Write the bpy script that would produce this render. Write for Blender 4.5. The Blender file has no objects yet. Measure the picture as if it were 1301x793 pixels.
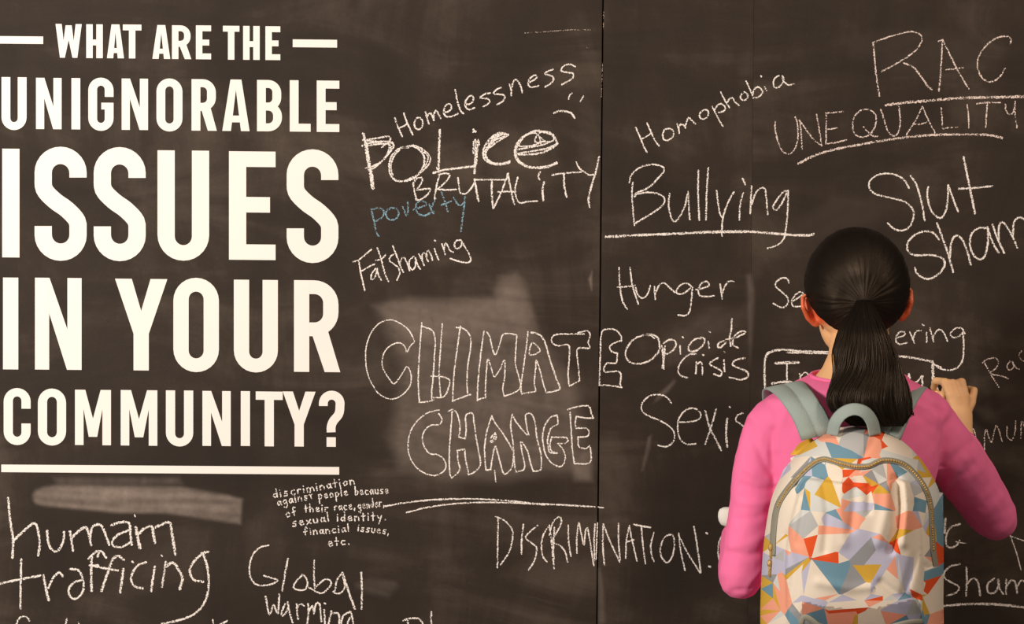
import bpy, bmesh, math, random
from mathutils import Vector, Matrix, noise
from mathutils.geometry import delaunay_2d_cdt, intersect_point_line, tessellate_polygon

random.seed(7)
SC = bpy.context.scene
COL = SC.collection

# ------------------------------------------------------------------ camera, world, lamps, exposure
DIST, MPP, CAM_Z, ROLL = 3.1, 0.0015, 1.41, 0.0097     # metres to the board, metres per pixel on it, eye height, tilt
FPX = DIST / MPP
cam_d = bpy.data.cameras.new('camera')
cam_d.sensor_width = 36.0
cam_d.lens = FPX / 1301 * 36.0
cam = bpy.data.objects.new('camera', cam_d)
COL.objects.link(cam)
cam.matrix_world = Matrix.Translation((0, -DIST, CAM_Z)) @ Matrix.Rotation(math.pi / 2, 4, 'X') @ Matrix.Rotation(ROLL, 4, 'Z')
SC.camera = cam

wd = bpy.data.worlds.new('room_light')
SC.world = wd
wd.use_nodes = True
wd.node_tree.nodes['Background'].inputs['Color'].default_value = (1.0, 0.86, 0.74, 1)
wd.node_tree.nodes['Background'].inputs['Strength'].default_value = 0.22


def area_lamp(name, loc, aim, size, power, col):
    d = bpy.data.lights.new(name, 'AREA')
    d.shape = 'DISK'
    d.size = size
    d.energy = power
    d.color = col
    o = bpy.data.objects.new(name, d)
    COL.objects.link(o)
    o.location = loc
    o.rotation_euler = (Vector(aim) - Vector(loc)).to_track_quat('-Z', 'Y').to_euler()
    return o


area_lamp('ceiling_lamp', (-2.25, -2.75, 2.2), (-0.2, 0, 1.25), 0.6, 122, (1.0, 0.915, 0.83))
area_lamp('ceiling_lamp', (1.35, -2.1, 2.9), (0.7, -0.3, 1.3), 0.35, 24, (1.0, 0.82, 0.66))
SC.view_settings.view_transform = 'Standard'
SC.view_settings.look = 'None'
SC.view_settings.gamma = 1.0
SC.view_settings.use_curve_mapping = False
SC.view_settings.exposure = 0.0
SC.cycles.transparent_max_bounces = 24


# ------------------------------------------------------------------ helpers
def lin(r, g, b):
    return tuple(((c / 255) / 12.92 if c <= 10 else ((c / 255 + 0.055) / 1.055) ** 2.4) for c in (r, g, b)) + (1.0,)


_c, _s = math.cos(ROLL), math.sin(ROLL)


def W(px, py, y=0.0):
    """point of the room at depth y that the photograph shows at (px, py)"""
    dx, dy = px - 650.5, py - 396.5
    k = (DIST + y) / FPX
    return Vector(((dx * _c + dy * _s) * k, y, CAM_Z - (-dx * _s + dy * _c) * k))


def scale_at(y):
    return (DIST + y) / FPX


def mesh_obj(name, verts, faces, mat=None, parent=None, smooth=False, loc=None, uv=None):
    """one mesh object; vertices are given in room coordinates"""
    origin = Vector(loc) if loc is not None else (Vector(parent['_org']) if parent is not None and '_org' in parent else Vector((0, 0, 0)))
    me = bpy.data.meshes.new(name)
    me.from_pydata([tuple(Vector(v) - origin) for v in verts], [], faces)
    if uv is not None:
        l = me.uv_layers.new(name='UVMap')
        for lp in me.loops:
            l.data[lp.index].uv = uv[lp.vertex_index]
    if smooth:
        me.polygons.foreach_set('use_smooth', [True] * len(me.polygons))
    if mat:
        me.materials.append(mat)
    me.update()
    o = bpy.data.objects.new(name, me)
    COL.objects.link(o)
    if parent is not None:
        o.parent = parent
        o['_org'] = tuple(origin)
    elif loc is not None:
        o.location = loc
    return o


def tag(o, label, cat, group=None):
    o['label'] = label
    o['category'] = cat
    if group:
        o['group'] = group
    return o


def thing(name, label, cat, loc, group=None):
    o = bpy.data.objects.new(name, None)
    o.empty_display_size = 0.05
    COL.objects.link(o)
    o.location = loc
    o['_org'] = tuple(loc)
    return tag(o, label, cat, group)


def structure(o):
    o['kind'] = 'structure'
    return o


class MB:
    def __init__(self):
        self.v, self.f, self.uv = [], [], []

    def add(self, verts, faces, uv=None):
        b = len(self.v)
        self.v += [Vector(v) for v in verts]
        self.f += [tuple(i + b for i in f) for f in faces]
        self.uv += uv if uv else [(0, 0)] * len(verts)

    def box(self, x0, x1, y0, y1, z0, z1):
        self.add([(x, y, z) for x in (x0, x1) for y in (y0, y1) for z in (z0, z1)],
                 [(0, 1, 3, 2), (4, 6, 7, 5), (0, 4, 5, 1), (2, 3, 7, 6), (0, 2, 6, 4), (1, 5, 7, 3)])

    def rings(self, rings, close=True):
        n = len(rings[0])
        b = len(self.v)
        vs = [p for r in rings for p in r]
        fs = []
        for i in range(len(rings) - 1):
            for j in range(n):
                k = (j + 1) % n
                fs.append((i * n + j, i * n + k, (i + 1) * n + k, (i + 1) * n + j))
        if close:
            fs.append(tuple(range(n - 1, -1, -1)))
            fs.append(tuple((len(rings) - 1) * n + j for j in range(n)))
        self.add(vs, fs)

    def tube(self, pts, radii, n=12, flat=1.0, flat_dir=None, round_ends=True):
        """tube along pts; flat squeezes it along flat_dir"""
        pts = [Vector(p) for p in pts]
        radii = list(radii)
        if round_ends:
            d0 = (pts[0] - pts[1]).normalized()
            d1 = (pts[-1] - pts[-2]).normalized()
            r0, r1 = radii[0], radii[-1]
            pts = [pts[0] + d0 * r0 * .95, pts[0] + d0 * r0 * .7] + pts + [pts[-1] + d1 * r1 * .7, pts[-1] + d1 * r1 * .95]
            radii = [r0 * .3, r0 * .72] + radii + [r1 * .72, r1 * .3]
        rings = []
        ref = None
        for i, p in enumerate(pts):
            a = pts[max(0, i - 1)]
            c = pts[min(len(pts) - 1, i + 1)]
            t = (c - a).normalized()
            if ref is None:
                ref = Vector(flat_dir) if flat_dir is not None else (Vector((0, 0, 1)) if abs(t.z) < .9 else Vector((0, 1, 0)))
            if flat_dir is not None:
                ref = Vector(flat_dir)
            u = (ref - t * ref.dot(t)).normalized()
            w = t.cross(u)
            ref = u
            rings.append([p + (u * math.cos(2 * math.pi * k / n) * flat + w * math.sin(2 * math.pi * k / n)) * radii[i] for k in range(n)])
        self.rings(rings)

    def ellipsoid(self, c, r, rot=None, nu=24, nv=14):
        c = Vector(c)
        rings = []
        for i in range(1, nv):
            th = math.pi * i / nv
            ring = []
            for j in range(nu):
                ph = 2 * math.pi * j / nu
                p = Vector((r[0] * math.sin(th) * math.cos(ph), r[1] * math.sin(th) * math.sin(ph), r[2] * math.cos(th)))
                ring.append(c + (rot @ p if rot else p))
            rings.append(ring)
        self.rings(rings)

    def obj(self, name, mat, parent=None, smooth=False, loc=None, uv=False):
        return mesh_obj(name, self.v, self.f, mat, parent, smooth, loc, self.uv if uv else None)


def remeshed(mb, voxel, smooth_n):
    """one continuous skin around everything in mb"""
    me = bpy.data.meshes.new('tmp')
    me.from_pydata([tuple(v) for v in mb.v], [], mb.f)
    bm = bmesh.new()
    bm.from_mesh(me)
    bmesh.ops.recalc_face_normals(bm, faces=bm.faces)
    bm.to_mesh(me)
    bm.free()
    o = bpy.data.objects.new('tmp', me)
    COL.objects.link(o)
    m = o.modifiers.new('r', 'REMESH')
    m.mode = 'VOXEL'
    m.voxel_size = voxel
    s = o.modifiers.new('s', 'SMOOTH')
    s.factor = .5
    s.iterations = smooth_n
    dg = bpy.context.evaluated_depsgraph_get()
    ev = o.evaluated_get(dg)
    m2 = bpy.data.meshes.new_from_object(ev)
    vs = [v.co.copy() for v in m2.vertices]
    ns = [v.normal.copy() for v in m2.vertices]
    fs = [tuple(p.vertices) for p in m2.polygons]
    bpy.data.objects.remove(o)
    bpy.data.meshes.remove(m2)
    bpy.data.meshes.remove(me)
    return vs, fs, ns


def catmull(pts, step):
    """smooth path through 2-D or 3-D points, resampled about every `step`"""
    P = [Vector(p) for p in pts]
    if len(P) == 1:
        return P
    closed = (P[0] - P[-1]).length < 1e-6 and len(P) > 3
    out = []
    n = len(P)
    for i in range(n - 1):
        p1, p2 = P[i], P[i + 1]
        p0 = P[i - 1] if i > 0 else (P[-2] if closed else p1 * 2 - p2)
        p3 = P[i + 2] if i + 2 < n else (P[1] if closed else p2 * 2 - p1)
        m = max(1, int((p2 - p1).length / step))
        for k in range(m):
            t = k / m
            out.append(0.5 * ((2 * p1) + (p2 - p0) * t + (2 * p0 - 5 * p1 + 4 * p2 - p3) * t * t + (3 * p1 - p0 - 3 * p2 + p3) * t ** 3))
    out.append(P[-1])
    return out


def smoothstep(a, b, x):
    t = max(0.0, min(1.0, (x - a) / (b - a)))
    return t * t * (3 - 2 * t)


def inside(poly, x, y):
    r = False
    n = len(poly)
    for i in range(n):
        x1, y1 = poly[i]
        x2, y2 = poly[(i + 1) % n]
        if (y1 > y) != (y2 > y) and x < (x2 - x1) * (y - y1) / (y2 - y1) + x1:
            r = not r
    return r


def seg_dist(path, x, y, closed=False):
    best = 1e9
    n = len(path)
    for i in range(n if closed else n - 1):
        ax, ay = path[i]
        bx, by = path[(i + 1) % n]
        dx, dy = bx - ax, by - ay
        t = max(0, min(1, ((x - ax) * dx + (y - ay) * dy) / (dx * dx + dy * dy + 1e-9)))
        d = math.hypot(x - ax - t * dx, y - ay - t * dy)
        if d < best:
            best = d
    return best


# ------------------------------------------------------------------ materials
def new_mat(name):
    m = bpy.data.materials.new(name)
    m.use_nodes = True
    nt = m.node_tree
    return m, nt, nt.nodes['Principled BSDF'], nt.nodes['Material Output']


def N(nt, kind, **kw):
    n = nt.nodes.new(kind)
    for k, v in kw.items():
        if k in n.inputs:
            n.inputs[k].default_value = v
        else:
            setattr(n, k, v)
    return n


def ramp(nt, src, stops):
    r = nt.nodes.new('ShaderNodeValToRGB')
    e = r.color_ramp.elements
    e[0].position, e[0].color = stops[0]
    e[1].position, e[1].color = stops[-1]
    for p, c in stops[1:-1]:
        x = e.new(p)
        x.color = c
    nt.links.new(src, r.inputs['Fac'])
    return r


def bump(nt, bsdf, height, strength, dist):
    b = nt.nodes.new('ShaderNodeBump')
    b.inputs['Strength'].default_value = strength
    b.inputs['Distance'].default_value = dist
    nt.links.new(height, b.inputs['Height'])
    nt.links.new(b.outputs['Normal'], bsdf.inputs['Normal'])
    return b


def simple(name, col, rough=.6, spec=.4, nscale=0, nstr=0, metal=0.0):
    m, nt, b, o = new_mat(name)
    b.inputs['Base Color'].default_value = col
    b.inputs['Roughness'].default_value = rough
    b.inputs['Specular IOR Level'].default_value = spec
    b.inputs['Metallic'].default_value = metal
    if nscale:
        tc = N(nt, 'ShaderNodeTexCoord')
        n = N(nt, 'ShaderNodeTexNoise', Scale=nscale, Detail=4.0)
        nt.links.new(tc.outputs['Object'], n.inputs['Vector'])
        bump(nt, b, n.outputs['Fac'], nstr, .002)
    return m


def board_mat():
    m, nt, b, o = new_mat('chalkboard')
    tc = N(nt, 'ShaderNodeTexCoord')
    L = nt.links.new
    # broad wiped clouds of old dust, stretched up and down, and a fine grain
    mp = N(nt, 'ShaderNodeMapping')
    mp.inputs['Scale'].default_value = (2.6, 1, 0.9)
    L(tc.outputs['Object'], mp.inputs['Vector'])
    n1 = N(nt, 'ShaderNodeTexNoise', Scale=1.8, Detail=7.0, Roughness=.62, Distortion=.6)
    L(mp.outputs['Vector'], n1.inputs['Vector'])
    mp2 = N(nt, 'ShaderNodeMapping')
    mp2.inputs['Scale'].default_value = (1.0, 1, 3.2)
    mp2.inputs['Rotation'].default_value = (0, .5, 0)
    L(tc.outputs['Object'], mp2.inputs['Vector'])
    n2 = N(nt, 'ShaderNodeTexNoise', Scale=2.3, Detail=6.0, Roughness=.6, Distortion=.9)
    L(mp2.outputs['Vector'], n2.inputs['Vector'])
    n3 = N(nt, 'ShaderNodeTexNoise', Scale=260.0, Detail=2.0)
    L(tc.outputs['Object'], n3.inputs['Vector'])
    a = N(nt, 'ShaderNodeMath', operation='MULTIPLY')
    L(n1.outputs['Fac'], a.inputs[0])
    L(n2.outputs['Fac'], a.inputs[1])
    r = ramp(nt, a.outputs[0], [(.10, lin(39, 31, 25)), (.26, lin(51, 41, 33)), (.48, lin(86, 74, 63))])
    mx = N(nt, 'ShaderNodeMix', data_type='RGBA', blend_type='OVERLAY')
    mx.inputs[0].default_value = .16
    L(r.outputs['Color'], mx.inputs[6])
    L(n3.outputs['Fac'], mx.inputs[7])
    L(mx.outputs[2], b.inputs['Base Color'])
    b.inputs['Roughness'].default_value = .75
    b.inputs['Specular IOR Level'].default_value = .25
    bump(nt, b, n3.outputs['Fac'], .08, .001)
    return m


def chalk_mat(name, col, thr=.365, scale=420.0):
    """chalk on a rough board: dust sits in grains, thinner towards the edges of the line"""
    m, nt, b, o = new_mat(name)
    L = nt.links.new
    tc = N(nt, 'ShaderNodeTexCoord')
    n = N(nt, 'ShaderNodeTexNoise', Scale=scale, Detail=2.0, Roughness=.6)
    L(tc.outputs['Object'], n.inputs['Vector'])
    n2 = N(nt, 'ShaderNodeTexNoise', Scale=60.0, Detail=1.0)
    L(tc.outputs['Object'], n2.inputs['Vector'])
    sp = N(nt, 'ShaderNodeSeparateXYZ')
    L(tc.outputs['UV'], sp.inputs[0])
    s = N(nt, 'ShaderNodeMath', operation='SUBTRACT')
    L(sp.outputs['Y'], s.inputs[0])
    s.inputs[1].default_value = .5
    ab = N(nt, 'ShaderNodeMath', operation='ABSOLUTE')
    L(s.outputs[0], ab.inputs[0])
    pw = N(nt, 'ShaderNodeMath', operation='POWER')
    L(ab.outputs[0], pw.inputs[0])
    pw.inputs[1].default_value = 2.5
    ed = N(nt, 'ShaderNodeMath', operation='MULTIPLY_ADD')      # threshold rises to the edge
    L(pw.outputs[0], ed.inputs[0])
    ed.inputs[1].default_value = 1.35
    ed.inputs[2].default_value = thr
    pr = N(nt, 'ShaderNodeMath', operation='MULTIPLY_ADD')      # pressure of the hand
    L(n2.outputs['Fac'], pr.inputs[0])
    pr.inputs[1].default_value = .22
    pr.inputs[2].default_value = -.11
    ad = N(nt, 'ShaderNodeMath', operation='ADD')
    L(n.outputs['Fac'], ad.inputs[0])
    L(pr.outputs[0], ad.inputs[1])
    sb = N(nt, 'ShaderNodeMath', operation='SUBTRACT')
    L(ad.outputs[0], sb.inputs[0])
    L(ed.outputs[0], sb.inputs[1])
    ml = N(nt, 'ShaderNodeMath', operation='MULTIPLY', use_clamp=True)
    L(sb.outputs[0], ml.inputs[0])
    ml.inputs[1].default_value = 9.0
    b.inputs['Base Color'].default_value = col
    b.inputs['Roughness'].default_value = .95
    b.inputs['Specular IOR Level'].default_value = .1
    L(ml.outputs[0], b.inputs['Alpha'])
    return m


def dust_mat():
    """wiped chalk dust: how much lies where is stored on the mesh, streaked by noise"""
    m, nt, b, o = new_mat('chalk_dust')
    L = nt.links.new
    at = N(nt, 'ShaderNodeAttribute', attribute_name='dust')
    tc = N(nt, 'ShaderNodeTexCoord')
    n = N(nt, 'ShaderNodeTexNoise', Scale=34.0, Detail=7.0, Roughness=.62)
    L(tc.outputs['Object'], n.inputs['Vector'])
    r = ramp(nt, n.outputs['Fac'], [(.25, (.45, .45, .45, 1)), (.7, (1, 1, 1, 1))])
    ml = N(nt, 'ShaderNodeMath', operation='MULTIPLY', use_clamp=True)
    L(at.outputs['Fac'], ml.inputs[0])
    L(r.outputs['Color'], ml.inputs[1])
    b.inputs['Base Color'].default_value = lin(206, 186, 172)
    b.inputs['Roughness'].default_value = .95
    b.inputs['Specular IOR Level'].default_value = .05
    L(ml.outputs[0], b.inputs['Alpha'])
    return m


def shirt_mat():
    m, nt, b, o = new_mat('pink_jersey')
    L = nt.links.new
    tc = N(nt, 'ShaderNodeTexCoord')
    n = N(nt, 'ShaderNodeTexNoise', Scale=900.0, Detail=2.0)
    L(tc.outputs['Object'], n.inputs['Vector'])
    n2 = N(nt, 'ShaderNodeTexNoise', Scale=9.0, Detail=3.0)
    L(tc.outputs['Object'], n2.inputs['Vector'])
    r = ramp(nt, n2.outputs['Fac'], [(.3, lin(248, 116, 166)), (.7, lin(252, 126, 174))])
    L(r.outputs['Color'], b.inputs['Base Color'])
    b.inputs['Roughness'].default_value = .85
    b.inputs['Specular IOR Level'].default_value = .15
    b.inputs['Sheen Weight'].default_value = .25
    b.inputs['Sheen Tint'].default_value = lin(255, 150, 190)
    bump(nt, b, n.outputs['Fac'], .25, .0006)
    return m


def skin_mat():
    m, nt, b, o = new_mat('skin')
    L = nt.links.new
    at = N(nt, 'ShaderNodeAttribute', attribute_name='blush')
    mx = N(nt, 'ShaderNodeMix', data_type='RGBA')
    L(at.outputs['Fac'], mx.inputs[0])
    mx.inputs[6].default_value = lin(244, 190, 136)
    mx.inputs[7].default_value = lin(224, 90, 48)
    L(mx.outputs[2], b.inputs['Base Color'])
    tc = N(nt, 'ShaderNodeTexCoord')
    n = N(nt, 'ShaderNodeTexNoise', Scale=220.0, Detail=3.0)
    L(tc.outputs['Object'], n.inputs['Vector'])
    b.inputs['Roughness'].default_value = .55
    b.inputs['Subsurface Weight'].default_value = .12
    b.inputs['Subsurface Radius'].default_value = (1.0, .35, .15)
    b.inputs['Subsurface Scale'].default_value = .008
    bump(nt, b, n.outputs['Fac'], .12, .0008)
    return m


def hair_mat():
    m, nt, b, o = new_mat('dark_hair')
    L = nt.links.new
    at = N(nt, 'ShaderNodeAttribute', attribute_name='strand')
    n = N(nt, 'ShaderNodeTexNoise', Scale=7.0, Detail=6.0, Roughness=.7)
    L(at.outputs['Vector'], n.inputs['Vector'])
    r = ramp(nt, n.outputs['Fac'], [(.3, lin(7, 5, 4)), (.62, lin(17, 12, 9)), (.85, lin(52, 37, 26))])
    L(r.outputs['Color'], b.inputs['Base Color'])
    b.inputs['Roughness'].default_value = .40
    b.inputs['Specular IOR Level'].default_value = .32
    b.inputs['Specular Tint'].default_value = lin(255, 225, 195)
    bump(nt, b, n.outputs['Fac'], .38, .003)
    return m


def cloth_attr_mat():
    """printed cloth: the triangles' colours are stored on the faces, a plain weave on top"""
    m, nt, b, o = new_mat('printed_canvas')
    L = nt.links.new
    at = N(nt, 'ShaderNodeAttribute', attribute_name='print')
    L(at.outputs['Color'], b.inputs['Base Color'])
    tc = N(nt, 'ShaderNodeTexCoord')
    w = N(nt, 'ShaderNodeTexNoise', Scale=700.0, Detail=2.0)
    L(tc.outputs['Object'], w.inputs['Vector'])
    b.inputs['Roughness'].default_value = .85
    b.inputs['Specular IOR Level'].default_value = .15
    bump(nt, b, w.outputs['Fac'], .3, .0006)
    return m


M_BOARD = board_mat()
M_CHALK = chalk_mat('white_chalk', lin(250, 240, 232))
M_PINKISH = chalk_mat('pale_pink_chalk', lin(240, 220, 210), .41)
M_BLUE = chalk_mat('blue_chalk', lin(138, 174, 190), .43)
M_FAINT = chalk_mat('faint_chalk', lin(190, 172, 158), .47)
M_DUST = dust_mat()
M_VINYL = simple('white_vinyl', lin(246, 238, 230), .5, .3, 40, .04)
M_SHIRT = shirt_mat()
M_SKIN = skin_mat()
M_HAIR = hair_mat()
M_PRINT = cloth_attr_mat()
M_STRAP = simple('grey_green_webbing', lin(150, 162, 156), .85, .15, 500, .4)
M_TAPE = simple('zipper_tape', lin(146, 143, 128), .8, .2, 600, .3)
M_BRASS = simple('brass', lin(196, 160, 96), .38, .5, 500, .8, .35)
M_DENIM = simple('dark_denim', lin(38, 44, 62), .85, .2, 500, .4)
M_RUBBER = simple('dark_shoe', lin(45, 42, 40), .7, .3, 80, .2)
M_PAPER = simple('white_paper', lin(240, 236, 226), .8, .2, 120, .2)
M_FLOOR = simple('floor_carpet', lin(92, 84, 76), .9, .1, 200, .5)
M_WALL = simple('wall_paint', lin(60, 52, 46), .8, .2, 60, .1)
M_TIE = simple('hair_elastic', lin(14, 11, 11), .6, .3)
M_EYE = simple('eye', lin(30, 20, 14), .2, .5)

# ------------------------------------------------------------------ the setting
mb = MB()
mb.box(-3, 3, -4.2, .1, -.05, 0)
structure(mb.obj('floor', M_FLOOR))
mb = MB()
mb.box(-3, 3, .0245, .12, 0, 3.2)
structure(mb.obj('wall_back', M_WALL))


def panel(x0, x1, label, bl=.001, br=.001):
    m = MB()
    z0, z1 = .0, 2.44
    prof = [(x0, .024), (x0, bl), (x0 + bl, 0), (x1 - br, 0), (x1, br), (x1, .024)]
    lo = [(x, y, z0) for x, y in prof]
    hi = [(x, y, z1) for x, y in prof]
    m.rings([lo, hi])
    loc = Vector(((x0 + x1) / 2, .012, 0))
    o = m.obj('chalkboard_panel', M_BOARD, loc=loc)
    return tag(o, label, 'chalkboard', 'chalkboard panels')


SEAM_A = W(762.5, 396.5).x
SEAM_B = W(955.5, 250).x
panel(-1.9, SEAM_A - .0013, 'wide dark chalkboard panel carrying the white printed heading')
panel(SEAM_A + .0013, SEAM_B - .0001, 'narrow dark chalkboard panel carrying Bullying and Hunger', br=.0005)
panel(SEAM_B + .0001, 1.9, 'dark chalkboard panel behind the girl, carrying Unequality', bl=.0005)

# ------------------------------------------------------------------ printed heading
VY = -.0007


FILM = [0]


def film_y():
    FILM[0] += 1
    return VY - .000012 * (FILM[0] % 12)


def gl_poly(m, pts, fan=True):
    """flat letter piece, kept a film's thickness off the board"""
    a = sum(pts[i - 1][0] * pts[i][1] - pts[i][0] * pts[i - 1][1] for i in range(len(pts)))
    if a < 0:
        pts = pts[::-1]
    fy = film_y()
    vs = [W(x, y) + Vector((0, fy, 0)) for x, y in pts]
    tris = tessellate_polygon([[Vector((x, y, 0)) for x, y in pts]])
    m.add(vs, [tuple(t) for t in tris])


def gl_strip(m, path, w):
    """band of width w along a px path"""
    P = [Vector(p) for p in path]
    L, R = [], []
    for i, p in enumerate(P):
        d0 = (P[i] - P[i - 1]).normalized() if i else (P[1] - P[0]).normalized()
        d1 = (P[i + 1] - P[i]).normalized() if i + 1 < len(P) else d0
        n0, n1 = Vector((-d0.y, d0.x)), Vector((-d1.y, d1.x))
        n = (n0 + n1)
        n = n.normalized() * (1 / max(.5, n.normalized().dot(n0)))
        L.append(p + n * w / 2)
        R.append(p - n * w / 2)
    fy = film_y()
    vs = [W(*p) + Vector((0, fy, 0)) for p in L + R]
    k = len(P)
    m.add(vs, [(i, i + 1, k + i + 1, k + i) for i in range(k - 1)])


def arc(cx, cy, rx, ry, a0, a1, n=14):
    return [(cx + rx * math.cos(math.radians(a0 + (a1 - a0) * i / n)), cy + ry * math.sin(math.radians(a0 + (a1 - a0) * i / n))) for i in range(n + 1)]


def band(m, outer, inner):
    fy = film_y()
    vs = [W(*p) + Vector((0, fy, 0)) for p in outer + inner]
    k = len(outer)
    m.add(vs, [(i, i + 1, k + i + 1, k + i) for i in range(k - 1)])


def glyph(m, ch, x0, y0, x1, y1, w, sh):
    """condensed bold sans capital in the box; sh tilts it the way the line runs"""
    def T(pts):
        return [(x, y + sh * (x - x0)) for x, y in pts]
    h = w * .9
    W_, H_ = x1 - x0, y1 - y0

    def rect(a, b, c, d):
        gl_poly(m, T([(a, b), (c, b), (c, d), (a, d)]))

    def poly(*p):
        gl_poly(m, T(p))

    def ring(cx, top, bot, a0s, parts):
        pass
    cx = (x0 + x1) / 2
    R = W_ / 2
    ri = max(R - w, .5)
    Ro = min(R * 1.02, H_ / 2)
    if ch == 'I':
        rect(x0, y0, x0 + w, y1)
    elif ch == 'H':
        rect(x0, y0, x0 + w, y1)
        rect(x1 - w, y0, x1, y1)
        rect(x0 + w, y0 + H_ * .45, x1 - w, y0 + H_ * .45 + h)
    elif ch == 'T':
        rect(x0, y0, x1, y0 + h)
        rect(cx - w / 2, y0 + h, cx + w / 2, y1)
    elif ch == 'L':
        rect(x0, y0, x0 + w, y1)
        rect(x0 + w, y1 - h, x1, y1)
    elif ch == 'E':
        rect(x0, y0, x0 + w, y1)
        rect(x0 + w, y0, x1, y0 + h)
        rect(x0 + w, y0 + H_ * .42, x1 - W_ * .12, y0 + H_ * .42 + h)
        rect(x0 + w, y1 - h, x1, y1)
    elif ch == 'N':
        rect(x0, y0, x0 + w * .93, y1)
        rect(x1 - w * .93, y0, x1, y1)
        poly((x0 + w * .93 - .3, y0), (x0 + w * .95, y0), (x1 - w * .93, y0 + H_ * .56), (x1 - w * .93, y1), (x1 - w * .96, y1), (x0 + w * .93 - .3, y0 + H_ * .38))
    elif ch == 'M':
        rect(x0, y0, x0 + w * .93, y1)
        rect(x1 - w * .93, y0, x1, y1)
        poly((x0 + w * .5, y0), (x0 + w * 1.12, y0), (cx, y0 + H_ * .52), (cx + w * .46, y1 - H_ * .15), (cx - w * .46, y1 - H_ * .15), (x0 + w * .93 - .3, y0 + H_ * .32))
        poly((x1 - w * .5, y0), (x1 - w * .93 + .3, y0 + H_ * .32), (cx + w * .46, y1 - H_ * .15), (cx - w * .46, y1 - H_ * .15), (cx, y0 + H_ * .52), (x1 - w * 1.12, y0))
    elif ch == 'A':
        t = w * .62
        poly((cx - t, y0), (cx, y0), (cx, y0 + h * 1.3), (x0 + w * .98, y1), (x0, y1))
        poly((cx, y0), (cx + t, y0), (x1, y1), (x1 - w * .98, y1), (cx, y0 + h * 1.3))
        rect(x0 + W_ * .26, y1 - H_ * .30, x1 - W_ * .26, y1 - H_ * .30 + h * .85)
    elif ch == 'Y':
        poly((x0, y0), (x0 + w * 1.1, y0), (cx, y0 + H_ * .35), (x1 - w * 1.1, y0), (x1, y0), (cx + w / 2, y0 + H_ * .60), (cx - w / 2, y0 + H_ * .60))
        rect(cx - w / 2, y0 + H_ * .6, cx + w / 2, y1)
    elif ch == 'W':
        a = w * .95
        q = W_ / 4
        poly((x0, y0), (x0 + a, y0), (x0 + q + a * .36, y1 - H_ * .3), (x0 + q + a * .45, y1), (x0 + q - a * .35, y1))
        poly((x0 + q + a * .45, y1), (x0 + q - a * .1, y1), (x0 + q + a * .1, y1 - H_ * .3), (cx - a * .5, y0 + H_ * .04), (cx + a * .5, y0 + H_ * .04))
        poly((cx - a * .5, y0 + H_ * .04), (cx + a * .5, y0 + H_ * .04), (x1 - q - a * .1, y1 - H_ * .3), (x1 - q + a * .1, y1), (x1 - q - a * .45, y1))
        poly((x1, y0), (x1 - a, y0), (x1 - q - a * .36, y1 - H_ * .3), (x1 - q - a * .45, y1), (x1 - q + a * .35, y1))
    elif ch in 'OUCG':
        ryo, ryi = R * 1.0, ri * 1.05
        top_o = arc(cx, y0 + ryo, R, ryo, 180, 360)
        top_i = arc(cx, y0 + h + ryi, ri, ryi, 180, 360)
        bot_o = arc(cx, y1 - ryo, R, ryo, 180, 0)
        bot_i = arc(cx, y1 - h - ryi, ri, ryi, 180, 0)
        if ch != 'U':
            band(m, T(top_o), T(top_i))
        band(m, T(bot_o), T(bot_i))
        ytop = y0 if ch == 'U' else y0 + ryo
        band(m, T([(x0, ytop), (x0, y1 - ryo)]), T([(x0 + w, y0 if ch == 'U' else y0 + h + ryi), (x0 + w, y1 - h - ryi)]))
        if ch in 'OU':
            band(m, T([(x1, ytop), (x1, y1 - ryo)]), T([(x1 - w, y0 if ch == 'U' else y0 + h + ryi), (x1 - w, y1 - h - ryi)]))
        else:
            rect(x1 - w, y0 + ryo - .5, x1, y0 + H_ * .36)
            lowtop = y0 + H_ * (.62 if ch == 'C' else .47)
            rect(x1 - w, lowtop, x1, y1 - ryo + .5)
            # fill the notch between straight and arc ends
            poly((x1 - w, y0 + ryo - .5), (x1, y0 + ryo), (x1, y0 + h + ryi), (x1 - w, y0 + h + ryi))
            poly((x1 - w, y1 - ryo), (x1, y1 - ryo), (x1 - w, y1 - h - ryi))
            if ch == 'G':
                rect(cx + ri * .1, lowtop, x1 - w, lowtop + h * .85)
    elif ch == 'S':
        r = R - w / 2
        a, b = x0 + w / 2, x1 - w / 2
        yt, yb = y0 + h / 2 + r, y1 - h / 2 - r
        p = [(b, y0 + H_ * .265), (b, yt)] + arc(cx, yt, r, r, 0, -180)[1:]
        p += catmull([(a, yt + H_ * .02), (a + W_ * .02, y0 + H_ * .37), (cx - W_ * .12, y0 + H_ * .47), (cx + W_ * .12, y0 + H_ * .55), (b - W_ * .02, y0 + H_ * .65), (b, yb - H_ * .02)], W_ * .06)
        p += arc(cx, yb, r, r, 0, 180)
        p += [(a, y1 - H_ * .30)]
        gl_strip(m, T([tuple(q) for q in p]), w)
    elif ch in 'RB':
        rect(x0, y0, x0 + w, y1)
        m1 = y0 + H_ * (.44 if ch == 'B' else .46)          # top of the middle bar
        top, bot = y0, m1 + h
        ro = min((bot - top) / 2, W_ * .52)
        xr = x1 - (W_ * .03 if ch == 'B' else W_ * .04)
        o = [(x0 + w - .2, top), (xr - ro, top)] + arc(xr - ro, top + ro, ro, ro, -90, 0, 8) + arc(xr - ro, bot - ro, ro, ro, 0, 90, 8) + [(x0 + w - .2, bot)]
        q = max(ro - w, .6)
        i = [(x0 + w - .2, top + h), (xr - w - q, top + h)] + arc(xr - w - q, top + h + q, q, q, -90, 0, 8) + arc(xr - w - q, bot - h - q, q, q, 0, 90, 8) + [(x0 + w - .2, bot - h)]
        band(m, T(o), T(i))
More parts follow.
